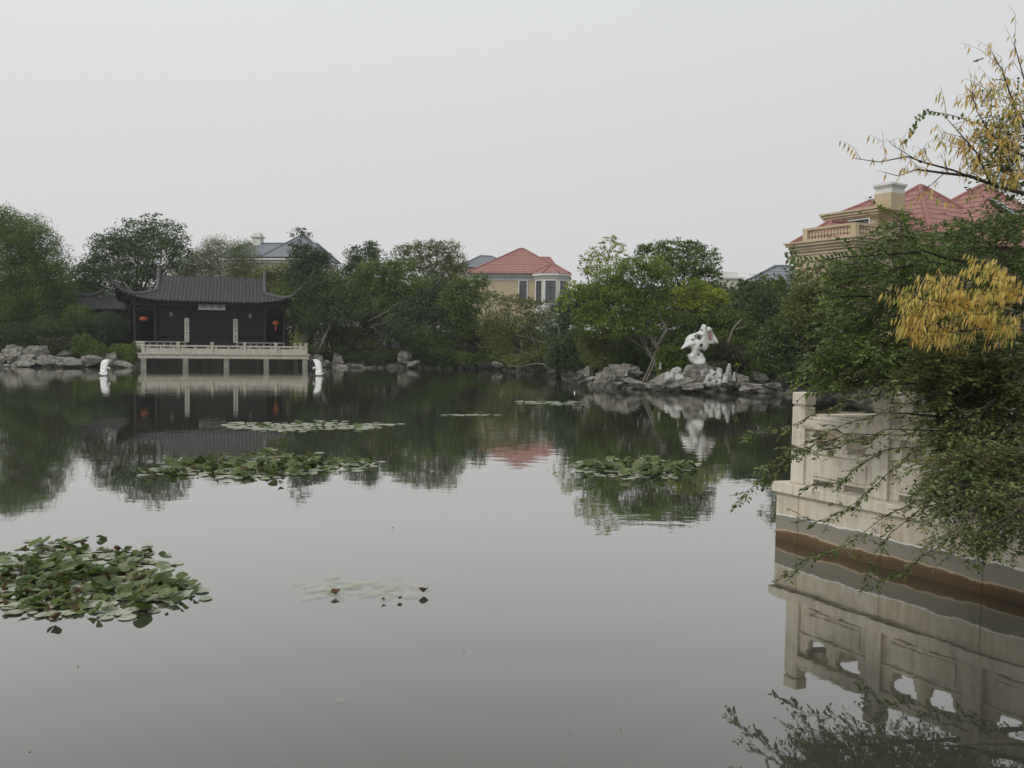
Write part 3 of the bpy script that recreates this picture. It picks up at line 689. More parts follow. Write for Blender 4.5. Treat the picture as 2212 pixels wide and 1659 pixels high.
# ================================================================== HOUSES BEHIND THE TREES
def hip_roof(mb, w_, d_, h, ridge, ov=0, cx=0, cy=0, z=0, amp=.035, sp=.32, apex_y=0):
    """hip roof as four tiled faces with rolls running down the slope. ridge = half length of the ridge along x"""
    a, b = w_ / 2, d_ / 2
    def face(e0, e1, t0, t1):
        e0, e1, t0, t1 = map(Vector, (e0, e1, t0, t1)); ln = (e1 - e0).length; n = max(4, int(ln / sp * 4)); rows = 8; ax = (e1 - e0).normalized(); vs = []
        nrm = (e1 - e0).cross(t0 - e0).normalized()
        for j in range(rows + 1):
            q = j / rows; A = e0.lerp(t0, q); B = e1.lerp(t1, q)
            for i in range(n + 1):
                p = A.lerp(B, i / n); s = (p - e0).dot(ax); vs.append(p + nrm * amp * abs(math.cos(PI * s / sp)))
        mb.add(vs, [(j * (n + 1) + i, j * (n + 1) + i + 1, (j + 1) * (n + 1) + i + 1, (j + 1) * (n + 1) + i) for j in range(rows) for i in range(n)])
    c0 = (cx - a, cy - b, z); c1 = (cx + a, cy - b, z); c2 = (cx + a, cy + b, z); c3 = (cx - a, cy + b, z)
    r0 = (cx - ridge, cy + apex_y, z + h); r1 = (cx + ridge, cy + apex_y, z + h)
    face(c0, c1, r0, r1); face(c1, c2, r1, r1); face(c2, c3, r1, r0); face(c3, c0, r0, r0)
    return [(c0, r0), (c1, r1), (c2, r1), (c3, r0), (r0, r1)]
def ridges(lines, mat, parent, r=.13):
    for p, q in lines:
        if (Vector(p) - Vector(q)).length < .05: continue
        m = MB(); m.tube([Vector(p) + Vector((0, 0, .05)), Vector(q) + Vector((0, 0, .05))], r, 6); obj('ridge', m, mat, parent)
def window(parent, c, w_, h, rz=0, trim=.12, mull=1, transom=True):
    """window set in a wall whose outward normal is -y after rotation by rz"""
    R = Matrix.Rotation(rz, 4, 'Z'); T = Matrix.Translation(c) @ R
    def put(m, n, mat, par): m.v = [tuple(T @ Vector(p)) for p in m.v]; return obj(n, m, mat, par)
    m = MB(); m.box((0, -.03, h / 2 + trim / 2), (w_ + 2 * trim, .14, trim)); m.box((0, -.05, -h / 2 - trim / 2), (w_ + 2.6 * trim, .2, trim))
    for s in (-1, 1): m.box((s * (w_ / 2 + trim / 2), -.03, 0), (trim, .13, h))
    f = put(m, 'window', M['white'], parent)
    m = MB(); t_ = .06
    for s in (-1, 1): m.box((s * (w_ / 2 - t_ / 2), .0, 0), (t_, .08, h)); m.box((0, .0, s * (h / 2 - t_ / 2)), (w_ - 2 * t_, .078, t_))
    for k in range(mull): m.box((-w_ / 2 + w_ * (k + 1) / (mull + 1), 0, 0), (t_, .07, h - 2 * t_))
    if transom: m.box((0, 0, h * .22), (w_ - 2 * t_, .072, t_))
    put(m, 'frame', M['frame'], f); m = MB(); m.box((0, .02, 0), (w_ - .02, .02, h - .02)); put(m, 'pane', M['glass'], f)

# ---- red roofed house in the middle of the far bank
HY = 112; k = mpp(HY); hc = P(1126, 780, HY + 5); h1 = thing('villa', 'tan tiled villa with a red hip roof and a glazed corner bay', 'house', (hc.x, hc.y, .8), math.radians(-6))
ez = P(1126, 592, HY).z - .8; az_ = P(1126, 539, HY + 5).z - .8
m = MB(); m.box((-.2, 0, ez / 2 - .3), (12.2, 9.6, ez - .6)); obj('wall', m, M['tan'], h1)
m = MB()
for j, (g, hh) in enumerate(((.0, .42), (.22, .26), (.42, .20))): m.box((-.2, 0, ez - .62 + [.0, .34, .57][j]), (12.3 + 2 * g, 9.7 + 2 * g, hh))
obj('cornice', m, M['white'], h1)
m = MB(); ln = hip_roof(m, 13.6, 11.2, az_ - ez, .25, cx=-.2, z=ez + .06); rf = obj('roof', m, M['redtile'], h1); ridges(ln, M['redridge'], rf)
m = MB(); ln = hip_roof(m, 10.5, 9, 2.75, 3.2, cx=.3, cy=4.2, z=ez + .3, apex_y=0); ob = obj('rear_roof', m, M['redtile'], h1); ridges(ln, M['redridge'], ob)
# corner bay (half octagon) with its own little roof
bx, by, br = 4.35, -4.4, 2.35
def octo(r, n=8, o=PI / 8): return [(bx + r * math.cos(o + 2 * PI * i / n), by + r * math.sin(o + 2 * PI * i / n)) for i in range(n)]
m = MB(); m.prism(octo(br), 0, ez - .62); by_ = obj('bay', m, M['white'], h1)
m = MB(); m.prism(octo(br + .16), ez - .615, ez - .3); m.prism(octo(br + .4), ez - .297, ez + .02); obj('bay_cornice', m, M['white'], by_)
m = MB(); oc = octo(br + .45); zt = ez + 1.55; vs = [(x, y, ez + .03) for x, y in oc] + [(bx, by + .6, zt)]
m.add(vs, [(i, (i + 1) % 8, 8) for i in range(8)]); br_ = obj('bay_roof', m, M['redtile'], by_); ridges([(vs[i], vs[8]) for i in range(8)], M['redridge'], br_, .1)
wz = P(1200, 633, HY).z - .8
for a, ww in ((-PI / 2, 1.35), (-PI / 2 - PI / 4, 1.1), (-PI / 2 + PI / 4, 1.1)):
    ap = br * math.cos(PI / 8); window(h1, (bx + (ap + .03) * math.cos(a), by + (ap + .03) * math.sin(a), wz), ww, 3.0, a + PI / 2, .1, 1 if ww > 1.2 else 0)
window(h1, (.55, -4.84, wz + .25), 1.0, 2.6, 0, .14, 0)

# ---- grey roof peeping out behind it
HY = 132; hc = P(1046, 780, HY); h2 = thing('house', 'distant house with a grey hip roof left behind the red roof', 'house', (hc.x, hc.y, .8), .25)
ez = P(1046, 584, HY).z - .8; m = MB(); m.box((0, 0, ez / 2), (9, 8, ez)); obj('wall', m, M['cream'], h2)
m = MB(); ln = hip_roof(m, 10.2, 9.2, P(1046, 554, HY).z - .8 - ez, .8, z=ez + .02); rf = obj('roof', m, M['greytile'], h2); ridges(ln, M['greyridge'], rf)

# ---- grey roofed cream house behind the pavilion
HY = 108; hc = P(628, 780, HY + 5); h3 = thing('villa', 'cream villa with a blue-grey roof and a square white chimney behind the pavilion', 'house', (hc.x, hc.y, .8), math.radians(-8))
ez = P(628, 556, HY).z - .8; m = MB(); m.box((-1.1, 0, ez / 2 - .4), (11.4, 9, ez - .8)); obj('wall', m, M['cream'], h3)
m = MB()
for j, (g, hh) in enumerate(((.0, .3), (.3, .3), (.6, .22))): m.box((-1.1, 0, ez - .85 + .31 * j), (11.5 + 2 * g, 9.1 + 2 * g, hh))
obj('cornice', m, M['white'], h3)
m = MB(); ln = hip_roof(m, 7.0, 10.4, P(622, 511, HY + 5).z - .8 - ez, .3, cx=1.6, z=ez + .03); rf = obj('roof', m, M['greytile'], h3); ridges(ln, M['greyridge'], rf)
m = MB(); ln = hip_roof(m, 13.0, 10.2, P(560, 526, HY + 5).z - .8 - ez, 5.0, cx=-1.3, z=ez + .01); ob = obj('lower_roof', m, M['greytile'], h3); ridges(ln, M['greyridge'], ob)
cx_ = P(553, 520, HY + 5).x - hc.x; cz = P(553, 506, HY + 5).z - .8
m = MB(); m.box((cx_, 0, cz - 1.6), (1.15, 1.1, 3.2)); m.box((cx_, 0, cz - .32), (1.6, 1.5, .16)); m.box((cx_, 0, cz - .0), (1.0, .95, .5), taper=.85); obj('chimney', m, M['white'], h3)
window(h3, (3.3, -4.55, ez - 2.9), 1.0, 2.0); window(h3, (-.4, -4.55, ez - 2.9), 1.2, 2.0)

# ---- little cream stair head and a grey roof, right of centre
HY = 80; hc = P(1566, 780, HY); h4 = thing('stair_tower', 'small cream rooftop tower with one tiny dark window above the trees', 'building', (hc.x, hc.y, .8), math.radians(12))
tz = P(1566, 604, HY).z - .8; m = MB(); m.box((0, 0, tz / 2), (1.9, 2.2, tz)); obj('wall', m, M['cream'], h4)
m = MB(); m.box((0, 0, tz + .08), (2.2, 2.5, .16)); m.box((-.15, 0, tz + .42), (1.7, 1.9, .52), taper=.88); obj('roof', m, M['white'], h4); window(h4, (-.15, -1.12, tz - .95), .36, .5, 0, .04, 0, False)
HY = 72; hc = P(1668, 780, HY + 3); h5 = thing('house', 'pale house with a slate grey roof half hidden by trees right of centre', 'house', (hc.x, hc.y, .8), math.radians(-14))
ez = P(1650, 619, HY).z - .8; m = MB(); m.box((0, 0, ez / 2), (6.2, 6, ez)); obj('wall', m, M['white'], h5)
m = MB(); m.box((0, 0, ez - .1), (6.9, 6.7, .28)); obj('cornice', m, M['white'], h5)
m = MB(); ln = hip_roof(m, 7.6, 7.2, P(1692, 578, HY + 3).z - .8 - ez, .6, cx=.6, z=ez + .05); rf = obj('roof', m, M['greytile'], h5); ridges(ln, M['greyridge'], rf)
window(h5, (-.6, -3.03, ez - 1.1), .9, 1.0, 0, .1, 1, False)

# ---- large villa on the right, seen over the trees
VF = math.radians(30); E1 = Vector((math.cos(VF), math.sin(VF), 0)); E2 = Vector((-math.sin(VF), math.cos(VF), 0))
KO = P(1837, 780, 43); KO.z = .8; vl = thing('villa', 'big ochre stone villa with red roofs, balustraded balcony and square white chimney at the right', 'house', KO, VF)
def ZV(u, v, Y): return P(u, v, Y).z - .8
def vloc(u, v, Y): d = P(u, v, Y) - KO; return Vector((d.dot(E1), d.dot(E2), d.z))
zc = ZV(1837, 511, 43); L2 = 3.9
m = MB(); m.box((7, L2 / 2, (zc - .7) / 2), (14, L2, zc - .7)); obj('wall', m, M['ochre'], vl)
m = MB()
for j, (g, z_, hh) in enumerate(((.05, -.62, .16), (.14, -.46, .12), (.22, -.32, .14), (.34, -.16, .14), (.42, -.04, .08))): m.box((7, L2 / 2, zc + z_), (14 + 2 * g, L2 + 2 * g, hh))
m.box((7, L2 / 2, zc - 1.35), (14.08, L2 + .08, .14)); obj('cornice', m, M['ochre'], vl)
m = MB(); ln = hip_roof(m, 7.6, 2.6, 1.25, 2.2, cx=3.9, cy=L2 - .95, z=zc - .02); lr = obj('low_roof', m, M['redtile'], vl); ridges(ln, M['redridge'], lr, .1)
# balcony
zb = ZV(1840, 508, 43.4); zt = ZV(1840, 481, 43.4); bl = .35
m = MB(); m.box((1.7, 1.75, zb - .07), (3.2, 3.35, .2)); bal = obj('balcony', m, M['ochre'], vl)
m = MB(); m.box((.25, 1.8, zt - .06), (.26, 3.4, .12)); m.box((1.7, .22, zt - .06), (2.7, .26, .12)); obj('coping', m, M['ochre'], bal)
for c_, d_ in (((.25, .22), (.3, .3)), ((.25, 3.3), (.3, .3)), ((2.5, .22), (1.1, .2))): m = MB(); m.box((*c_, (zb + zt) / 2 - .02), (*d_, zt - zb - .1)); obj('balcony_pier', m, M['ochre'], bal)
hb = zt - zb - .14
for i in range(13):
    m = MB(); m.lathe([(.05, 0), (.05, .06), (.035, .1), (.08, hb * .38), (.035, hb * .78), (.055, hb)], 8, (.25, .55 + i * .205, zb + .02)); obj('baluster', m, M['ochre'], bal)
for i in range(6):
    m = MB(); m.lathe([(.05, 0), (.05, .06), (.035, .1), (.08, hb * .38), (.035, hb * .78), (.055, hb)], 8, (.55 + i * .22, .22, zb + .02)); obj('baluster', m, M['ochre'], bal)
# upper storey with a deep stepped cornice
k2 = vloc(1898, 445, 45.2); zu = k2.z
ux0, uy0 = k2.x, k2.y; uw, ud = 2.0, 3.1
m = MB(); m.box((ux0 + .35 + uw / 2, uy0 + .35 + ud / 2, (zb + zu) / 2 - .3), (uw, ud, zu - zb - .3)); up_ = obj('upper_storey', m, M['ochre'], vl)
m = MB()
for g, z_, hh in ((.06, -.52, .10), (.16, -.42, .10), (.26, -.31, .12), (.34, -.18, .13), (.42, -.05, .10)): m.box((ux0 + .35 + uw / 2, uy0 + .35 + ud / 2, zu + z_), (uw + 2 * g, ud + 2 * g, hh))
obj('upper_cornice', m, M['ochre'], up_)
window(vl, (ux0 + .32, uy0 + 1.6, zu - 1.0), 1.7, .85, -PI / 2, .06, 2, False)
m = MB(); ln = hip_roof(m, 3.2, 2.6, .75, .3, cx=ux0 + 2.4, cy=uy0 + 2.0, z=zu - .02); q_ = obj('upper_roof', m, M['redtile'], up_); ridges(ln, M['redridge'], q_, .09)
# chimney
cp = vloc(1921, 445, 45.6); zk = vloc(1921, 399, 45.6).z
m = MB(); m.box((cp.x, cp.y, zu + .25), (1.12, 1.0, .9), taper=1.05); m2 = MB(); m2.box((cp.x, cp.y, (zk + zu + .7) / 2 - .05), (1.1, 1.0, zk - zu - .75)); m2.box((cp.x, cp.y, zk - .06), (1.32, 1.2, .12)); m2.box((cp.x, cp.y, zk - .17), (1.2, 1.1, .08)); ch = obj('chimney', m, M['ochre'], vl); obj('chimney_head', m2, M['white'], ch)
# main roofs
for u, v, Y, hw, hd, hh in ((1990, 404, 51, 11.5, 9.5, 4.3), (2123, 403, 52, 13.0, 10.0, 4.5)):
    q = vloc(u, v, Y); m = MB(); ln = hip_roof(m, hw, hd, hh, .15, cx=q.x, cy=q.y, z=q.z - hh); rf = obj('roof', m, M['redtile'], vl); ridges(ln, M['redridge'], rf)
q = vloc(1990, 404, 51); m = MB(); m.box((q.x + 3, q.y, (q.z - 4.3) / 2), (14, 8.4, q.z - 4.5)); obj('main_wall', m, M['ochre'], vl)
# skylight lying on the slope of the second roof
q = vloc(2123, 403, 52); sl_ = math.atan2(4.4, 5.5); Ms = Matrix.Rotation(sl_, 3, 'X')
cs = Vector((q.x - 1.55, q.y - 2.3, q.z - 4.4 * 2.3 / 5.5 + .1)); m = MB(); m.box(cs, (1.0, 1.7, .12), M=Ms); s_ = obj('skylight', m, M['frame'], rf); m = MB(); m.box(cs + Ms @ Vector((0, 0, .07)), (.82, 1.5, .02), M=Ms); obj('pane', m, plain('pale_glass', (.4, .43, .45), .2), s_)

# ---- white garden wall glimpsed between the trees
gw = thing('garden_wall', 'whitewashed garden wall with a dark cap glimpsed between the trees right of the pavilion', 'wall', (P(790, 780, 84).x, 84, .8), .05)
m = MB(); m.box((0, 0, 1.6), (14, .3, 3.2)); m.box((-2.2, .1, 3.2), (3.0, .3, 2.6)); obj('panel', m, plain('whitewash', (.62, .62, .60)), gw); m = MB(); m.box((3.2, 0, 3.28), (7.5, .6, .14)); obj('cap', m, M['dark_tile'], gw); m = MB(); m.box((-2.2, .1, 4.58), (3.3, .6, .14)); obj('cap', m, M['dark_tile'], gw)

# ================================================================== NEAR STONE EMBANKMENT WITH BALUSTRADE
CO = W(1675, 1163); DF = Vector((.66, -1.08, 0)).normalized(); DR = Vector((.967, .256, 0)).normalized()
def bandstone():
    """pale stone with the algae and rust tide marks that follow the waterline"""
    m = stone('embankment_stone', (.36, .32, .26), (.54, .495, .41), 2.5, .85, .35, 25, c3=(.46, .42, .345), dist=.01)
    nt = m.node_tree; N = nt.nodes.new; K = nt.links.new; bs = nt.nodes['Principled BSDF']; base = bs.inputs['Base Color'].links[0].from_socket
    g = N('ShaderNodeNewGeometry'); sp = N('ShaderNodeSeparateXYZ'); K(g.outputs['Position'], sp.inputs[0])
    n = N('ShaderNodeTexNoise'); n.inputs['Scale'].default_value = 3.5; n.inputs['Detail'].default_value = 6; K(g.outputs['Position'], n.inputs['Vector'])
    a = N('ShaderNodeMath'); a.operation = 'MULTIPLY_ADD'; a.inputs[1].default_value = .13; K(n.outputs['Fac'], a.inputs[0]); K(sp.outputs['Z'], a.inputs[2])
    r = ramp(nt, [(0, (.06, .042, .022)), (.16, (.105, .066, .032)), (.20, (.14, .09, .045)), (.215, (.42, .33, .24)), (.235, (.22, .20, .155)), (.42, (.20, .19, .155)), (.445, (1, 1, 1)), (1, (1, 1, 1))]); K(a.outputs[0], r.inputs[0])
    f = ramp(nt, [(.43, (0, 0, 0)), (.45, (1, 1, 1))]); K(a.outputs[0], f.inputs[0])
    mx = N('ShaderNodeMix'); mx.data_type = 'RGBA'; K(f.outputs[0], mx.inputs['Factor']); K(r.outputs[0], mx.inputs['A'])
    # rain streaks running down the pale part
    mp = N('ShaderNodeMapping'); mp.inputs['Scale'].default_value = (7, 7, .5); K(g.outputs['Position'], mp.inputs[0]); n2 = N('ShaderNodeTexNoise'); n2.inputs['Scale'].default_value = 1.6; n2.inputs['Detail'].default_value = 4; K(mp.outputs[0], n2.inputs['Vector'])
    s = ramp(nt, [(.38, (1, 1, 1)), (.70, (.80, .72, .60))]); K(n2.outputs['Fac'], s.inputs[0]); mm = N('ShaderNodeMix'); mm.data_type = 'RGBA'; mm.blend_type = 'MULTIPLY'; mm.inputs['Factor'].default_value = .8
    K(base, mm.inputs['A']); K(s.outputs[0], mm.inputs['B']); K(mm.outputs['Result'], mx.inputs['B'])
    dt = N('ShaderNodeVectorMath'); dt.operation = 'DOT_PRODUCT'; dt.inputs[1].default_value = tuple(DF); K(g.outputs['Position'], dt.inputs[0])      # open joints between the blocks
    dv = N('ShaderNodeMath'); dv.operation = 'MULTIPLY'; dv.inputs[1].default_value = 1 / 1.26; K(dt.outputs['Value'], dv.inputs[0]); fr = N('ShaderNodeMath'); fr.operation = 'FRACT'; K(dv.outputs[0], fr.inputs[0])
    jr = ramp(nt, [(0, (.6, .56, .5)), (.010, (1, 1, 1))], 'CONSTANT'); K(fr.outputs[0], jr.inputs[0]); jm = N('ShaderNodeMix'); jm.data_type = 'RGBA'; jm.blend_type = 'MULTIPLY'; jm.inputs['Factor'].default_value = 1
    K(mx.outputs['Result'], jm.inputs['A']); K(jr.outputs[0], jm.inputs['B']); K(jm.outputs['Result'], bs.inputs['Base Color']); return m
M['band'] = bandstone()
M['nearstone'] = streaked('near_balustrade_stone', (.38, .34, .27), (.58, .535, .45), (.49, .45, .37), (.66, .57, .42))
em = thing('stone_embankment', 'pale stone embankment with rust and algae tide marks rising from the water at the right', 'embankment', (CO.x, CO.y, 0))
def q2(v): return (v.x, v.y)
Z3 = Vector((0, 0, 0)); A0, A1, A2, A3 = Z3, DF * 9, DF * 9 + DR * 8, DR * 8
m = MB(); m.prism([q2(A0), q2(A1), q2(A2), q2(A3)], -1.6, .665); obj('wall', m, M['band'], em)
ov = (DF * -.05 + DR * -.05)
m = MB(); m.prism([q2(ov), q2(A1 + ov), q2(A2), q2(A3 + ov)], .667, .81); obj('edge_slab', m, M['nearstone'], em, bevel=.012)
PH = 1.26
def npost(i, p):
    a = math.atan2(DF.y, DF.x); m = MB()
    m.box((p.x, p.y, .81 + .53), (.215, .215, 1.06), a); b_ = obj('post', m, M['nearstone'], nbal, bevel=.012)
    m = MB(); m.box((p.x, p.y, .81 + 1.075), (.19, .19, .03), a); m.box((p.x, p.y, .81 + 1.175), (.225, .225, .17), a); obj('post_cap', m, M['nearstone'], b_, bevel=.018)
nbal = thing('stone_balustrade', 'pale stone balustrade of square posts and pierced panels on the embankment at the right', 'balustrade', (CO.x, CO.y, 0))
P1 = (DF * .20 + DR * .20)
SPF = 1.265
fp = [P1 + DF * SPF * i for i in range(6)]; bp = [P1 + DR * 1.6 * i for i in range(5)]
for i, p in enumerate(fp + bp[1:]): npost(i, p)
def npanel(p, q):
    d = q - p; a = math.atan2(d.y, d.x); u = d.normalized(); s = p + u * .1; e_ = q - u * .1; c = (s + e_) / 2; ln = (e_ - s).length; z0 = .81
    m = MB(); m.box((c.x, c.y, z0 + .835), (ln, .20, .13), a); m.box((c.x, c.y, z0 + .925), (ln, .20, .05), a, taper=.90); m2 = m
    pn = MB()
    pn.box((c.x, c.y, z0 + .285), (ln, .10, .39), a)                    # solid slab
    pn.box((c.x, c.y, z0 + .265), (ln - .24, .135, .25), a)             # raised field
    pn.box((c.x, c.y, z0 + .47), (ln, .150, .045), a)
    for k in (0.05, .5, .95):                                            # stepped piers between the openings
        x = s + (e_ - s) * k; w0 = .12
        pn.box((x.x, x.y, z0 + .631), (w0, .098, .277), a); pn.box((x.x, x.y, z0 + .60), (w0 + .07, .094, .10), a); pn.box((x.x, x.y, z0 + .522), (w0 + .11, .09, .06), a); pn.box((x.x, x.y, z0 + .745), (w0 + .05, .092, .05), a)
        pn.box((x.x, x.y, z0 + .045), (w0 + .04, .11, .088), a)
    pp = obj('railing_panel', pn, M['nearstone'], nbal, bevel=.006); obj('handrail', m2, M['nearstone'], pp, bevel=.015)
for a_, b_ in list(zip(fp[:-1], fp[1:])) + list(zip(bp[:-1], bp[1:])): npanel(a_, b_)

# ================================================================== SCHOLAR STONE AND WHITE ROCKS
def ck(x, y): return (1399.6 + x * .1312, 665.7 + y * .1312)          # from the enlarged view to the photograph
SY = 45.2; kk = .1312 * mpp(SY); so = P(*ck(800, 915), SY)
def L3(x, y, d=0): return ((x - 800) * kk, d, (915 - y) * kk)
OUTL = [(885, 262), (915, 280), (938, 318), (985, 303), (1022, 330), (1055, 385), (1085, 430), (1112, 470), (1136, 520), (1160, 566), (1130, 580), (1085, 580), (1060, 597), (1028, 602), (988, 612), (966, 650), (942, 690), (915, 710), (880, 697), (850, 682), (838, 702), (860, 724), (892, 745), (915, 790), (940, 830), (942, 870), (930, 910), (880, 935), (820, 940), (760, 930), (725, 905), (700, 885), (680, 850),
        (662, 800), (643, 770), (680, 757), (708, 735), (716, 700), (710, 665), (690, 640), (655, 645), (620, 655), (585, 668), (538, 684), (547, 652), (580, 612), (605, 560), (620, 510), (650, 465), (700, 430), (750, 415), (810, 390), (840, 360), (852, 310), (865, 275)]
OUTL = [((x - 800) * kk, (915 - y) * kk) for x, y in OUTL]
def poly_sd(X, Z, P_):
    d = np.full(X.shape, 1e9); ins = np.zeros(X.shape, bool); n = len(P_)
    for i in range(n):
        (ax, az), (bx, bz) = P_[i], P_[(i + 1) % n]; ex, ez = bx - ax, bz - az; t = np.clip(((X - ax) * ex + (Z - az) * ez) / (ex * ex + ez * ez), 0, 1)
        d = np.minimum(d, np.hypot(X - ax - t * ex, Z - az - t * ez)); ins ^= ((az > Z) != (bz > Z)) & (X < (bx - ax) * (Z - az) / ((bz - az) if bz != az else 1e-9) + ax)
    return np.where(ins, -d, d)
def scholar(X, Y, Z):
    """a lobed slab: its half thickness swells with the distance from the outline, its mid plane twists from lobe to lobe"""
    s2 = poly_sd(X[:, 0, :], Z[:, 0, :], OUTL)[:, None, :]; dep_ = np.maximum(-s2, 0)
    px = X / kk + 800; pz = 915 - Z / kk
    T = .36 * np.sqrt(1 - np.exp(-dep_ / .11)) * (1 + .25 * np.sin(px * .013 + pz * .008)) + .03
    y0 = .10 * np.sin(px * .011 + 1.2) + .07 * np.sin(pz * .017) + .0 * X
    D = np.where(s2 < 0, np.abs(Y - y0) - T, np.hypot(np.maximum(s2, 0), np.maximum(np.abs(Y - y0) - T, 0))); D = np.maximum(D, s2) * .8
    def ell(D, x, y, rx, rz, yc, ry, k=.03):
        h = (np.sqrt(((px - x) / rx) ** 2 + ((pz - y) / rz) ** 2 + ((Y - yc) / ry) ** 2) - 1) * min(rx, rz) * kk; return -smin(-D, h, k)
    fy = -.30
    D = ell(D, 828, 484, 34, 46, fy, .9); D = ell(D, 785, 478, 52, 52, fy, .26, .05); D = ell(D, 690, 470, 40, 20, fy, .14, .05); D = ell(D, 842, 614, 30, 30, fy, .9, .02); D = ell(D, 733, 608, 17, 10, fy, .25, .015); D = ell(D, 815, 766, 19, 15, fy, .2, .015); D = ell(D, 853, 372, 13, 26, fy, .3, .015)
    D = ell(D, 712, 522, 34, 20, fy, .2); D = ell(D, 905, 340, 22, 16, fy, .2, .02); D = ell(D, 985, 402, 70, 14, fy, .12); D = ell(D, 1070, 560, 8, 24, fy, .5, .01); D = ell(D, 870, 700, 30, 26, 0, .9, .02); D = ell(D, 690, 700, 22, 40, 0, .9, .02); D = ell(D, 1010, 600, 34, 14, fy, .4, .02)
    return D + .010 * wob(X, Y, Z, 9) + .005 * wob(X, Y, Z, 23, 2)
V, F = surface_nets(scholar, (-1.15, -.55, -.12), (1.5, .55, 2.45), .026)
sc = thing('scholar_stone', 'tall white holed scholar stone standing on the rocks, with a small red mark', 'rock', so)
obj('stone', npmesh('stone', V, F), M['scholar'], sc, smooth=True)
m = MB(); gx, gz_ = L3(978, 465)[0], L3(978, 465)[2]; yy = -.33; u_ = kk * 100
for dx, dz, sx, sz in ((-.44, -.05, .07, .78), (.02, .42, .62, .08), (-.2, .1, .07, .5), (.3, .12, .07, .55), (.05, .02, .4, .08), (.05, .22, .35, .07), (.05, -.2, .5, .08), (.0, -.38, .62, .08), (-.2, -.3, .07, .2), (.22, -.32, .07, .2)):
    m.box((gx + dx * u_, yy, gz_ + dz * u_), (sx * u_, .07, sz * u_))
obj('inscription', m, M['redpaint'], sc)

def lumpy(u, v, wpx, hpx, seed, lab, Y=None, mat='whiterock', spikes=7, deep=.8):
    p = P(u, v, Y) if Y else W(u, v); k = mpp(p.y); hw, hh = wpx * k * .58, hpx * k * 1.08; rnd = random.Random(seed); caps = []
    for _ in range(spikes):
        x = rnd.uniform(-.7, .7) * hw; top = hh * (1 - abs(x / hw) ** 1.5 * .6) * rnd.uniform(.7, 1); y = rnd.uniform(-.4, .4) * hw * deep
        caps.append(((x, y, .08 * hh), (x + rnd.uniform(-.15, .15) * hw, y * .6, top - .22 * hw), rnd.uniform(.3, .42) * hw, rnd.uniform(.14, .26) * hw))
    pits = [(rnd.uniform(-.7, .7) * hw, -rnd.uniform(.3, .7) * hw * deep, rnd.uniform(.1, .85) * hh, rnd.uniform(.06, .13) * hw) for _ in range(26)]
    def fn(X, Y_, Z):
        D = None
        for a, b, ra, rb in caps: d = capsule(X, Y_, Z, a, b, ra, rb); D = d if D is None else smin(D, d, .08 * hw)
        for x, y, z, r in pits: D = np.maximum(D, -(np.sqrt((X - x) ** 2 + ((Y_ - y) * .6) ** 2 + (Z - z) ** 2) - r))
        return D + .05 * hw * wob(X, Y_, Z, 7 / hw, seed) + .02 * hw * wob(X, Y_, Z, 17 / hw, seed + 1)
    V, F = surface_nets(fn, (-1.5 * hw, -1.4 * hw, -.4 * hh), (1.5 * hw, 1.4 * hw, 1.25 * hh), hw / 17)
    o = obj('white_rock', npmesh('white_rock', V, F), M[mat], smooth=True); o.location = p; return tag(o, lab, 'rock', 'white pitted rocks round the scholar stone')
lumpy(1458, 818.5, 37, 25, 3, 'rounded white pitted rock like a cauliflower left of the scholar stone', 44.6, spikes=10)
lumpy(1547, 830, 42, 36, 5, 'jagged white pitted rock right below the scholar stone', 44.2, spikes=9)
lumpy(1577, 824, 22, 38, 8, 'slim upright white pitted rock farthest right beside the scholar stone', 44.6, spikes=6)
lumpy(1521, 812, 12, 14, 12, 'knob of white rock on the grey pedestal foot', 44.3, spikes=5)
lumpy(1424, 798, 9, 20, 15, 'thin white stone splinter in the bright green shrub', 45.5, spikes=4)

# ================================================================== SHORE ROCKS
# grey pedestal under the scholar stone
rock(1507, 832, 74, 50, 'large cracked grey pedestal rock carrying the white scholar stone', Y=45.3, wh=2, sink=.1, deep=.7)
rock(1500, 838, 60, 14, 'flat grey ledge rock at the waterline below the pedestal', Y=44.3, wh=4)
rock(1432, 838, 56, 34, 'sloping grey rock with a dark hollow left of the cauliflower rock', Y=44.8, wh=5)
rock(1470, 834, 62, 16, 'long overhanging ledge under the white cauliflower rock', Y=44.7, wh=1)
rock(1405, 838, 26, 10, 'low flat stone at the water left of the hollowed rock', Y=45.0, wh=6)
rock(1372, 833, 50, 16, 'flat bank stone below the tree props', Y=45.8, wh=3)
rock(1333, 815, 38, 28, 'blocky grey boulder in the row left of the island', Y=47.0, wh=7)
rock(1316, 824, 26, 28, 'upright grey boulder at the left of the island row', Y=46.8, wh=0)
rock(1299, 823, 27, 26, 'rounded grey boulder beside the upright one', Y=47.2, wh=8)
rock(1356, 812, 60, 26, 'big rough boulder topping the island row', Y=47.6, wh=2)
rock(1326, 800, 28, 16, 'small square rock capping the boulder row', Y=48.0, wh=4)
rock(1277, 822, 26, 10, 'thin slab leaning at the left tip of the island', Y=47.6, wh=5)
rock(1270, 812, 16, 18, 'pale stump-like rock at the island tip', Y=48.4, wh=1)
rock(1288, 829, 16, 5, 'tiny flat stone at the water by the island tip', Y=46.9, wh=6)
rock(1340, 831, 22, 8, 'small wedge stone at the water under the boulders', Y=46.2, wh=7)
rock(1571, 838, 44, 12, 'dark shelf rock right of the jagged white rock', Y=44.2, wh=3, mat='rock_dark')
rock(1598, 832, 34, 32, 'grey boulder right of the slim white rock', Y=44.9, wh=8)
rock(1625, 838, 48, 12, 'long low ledge stone on the right shore', Y=44.2, wh=4)
rock(1606, 843, 24, 9, 'pale almond shaped stone in the water on the right', Y=43.7, wh=6)
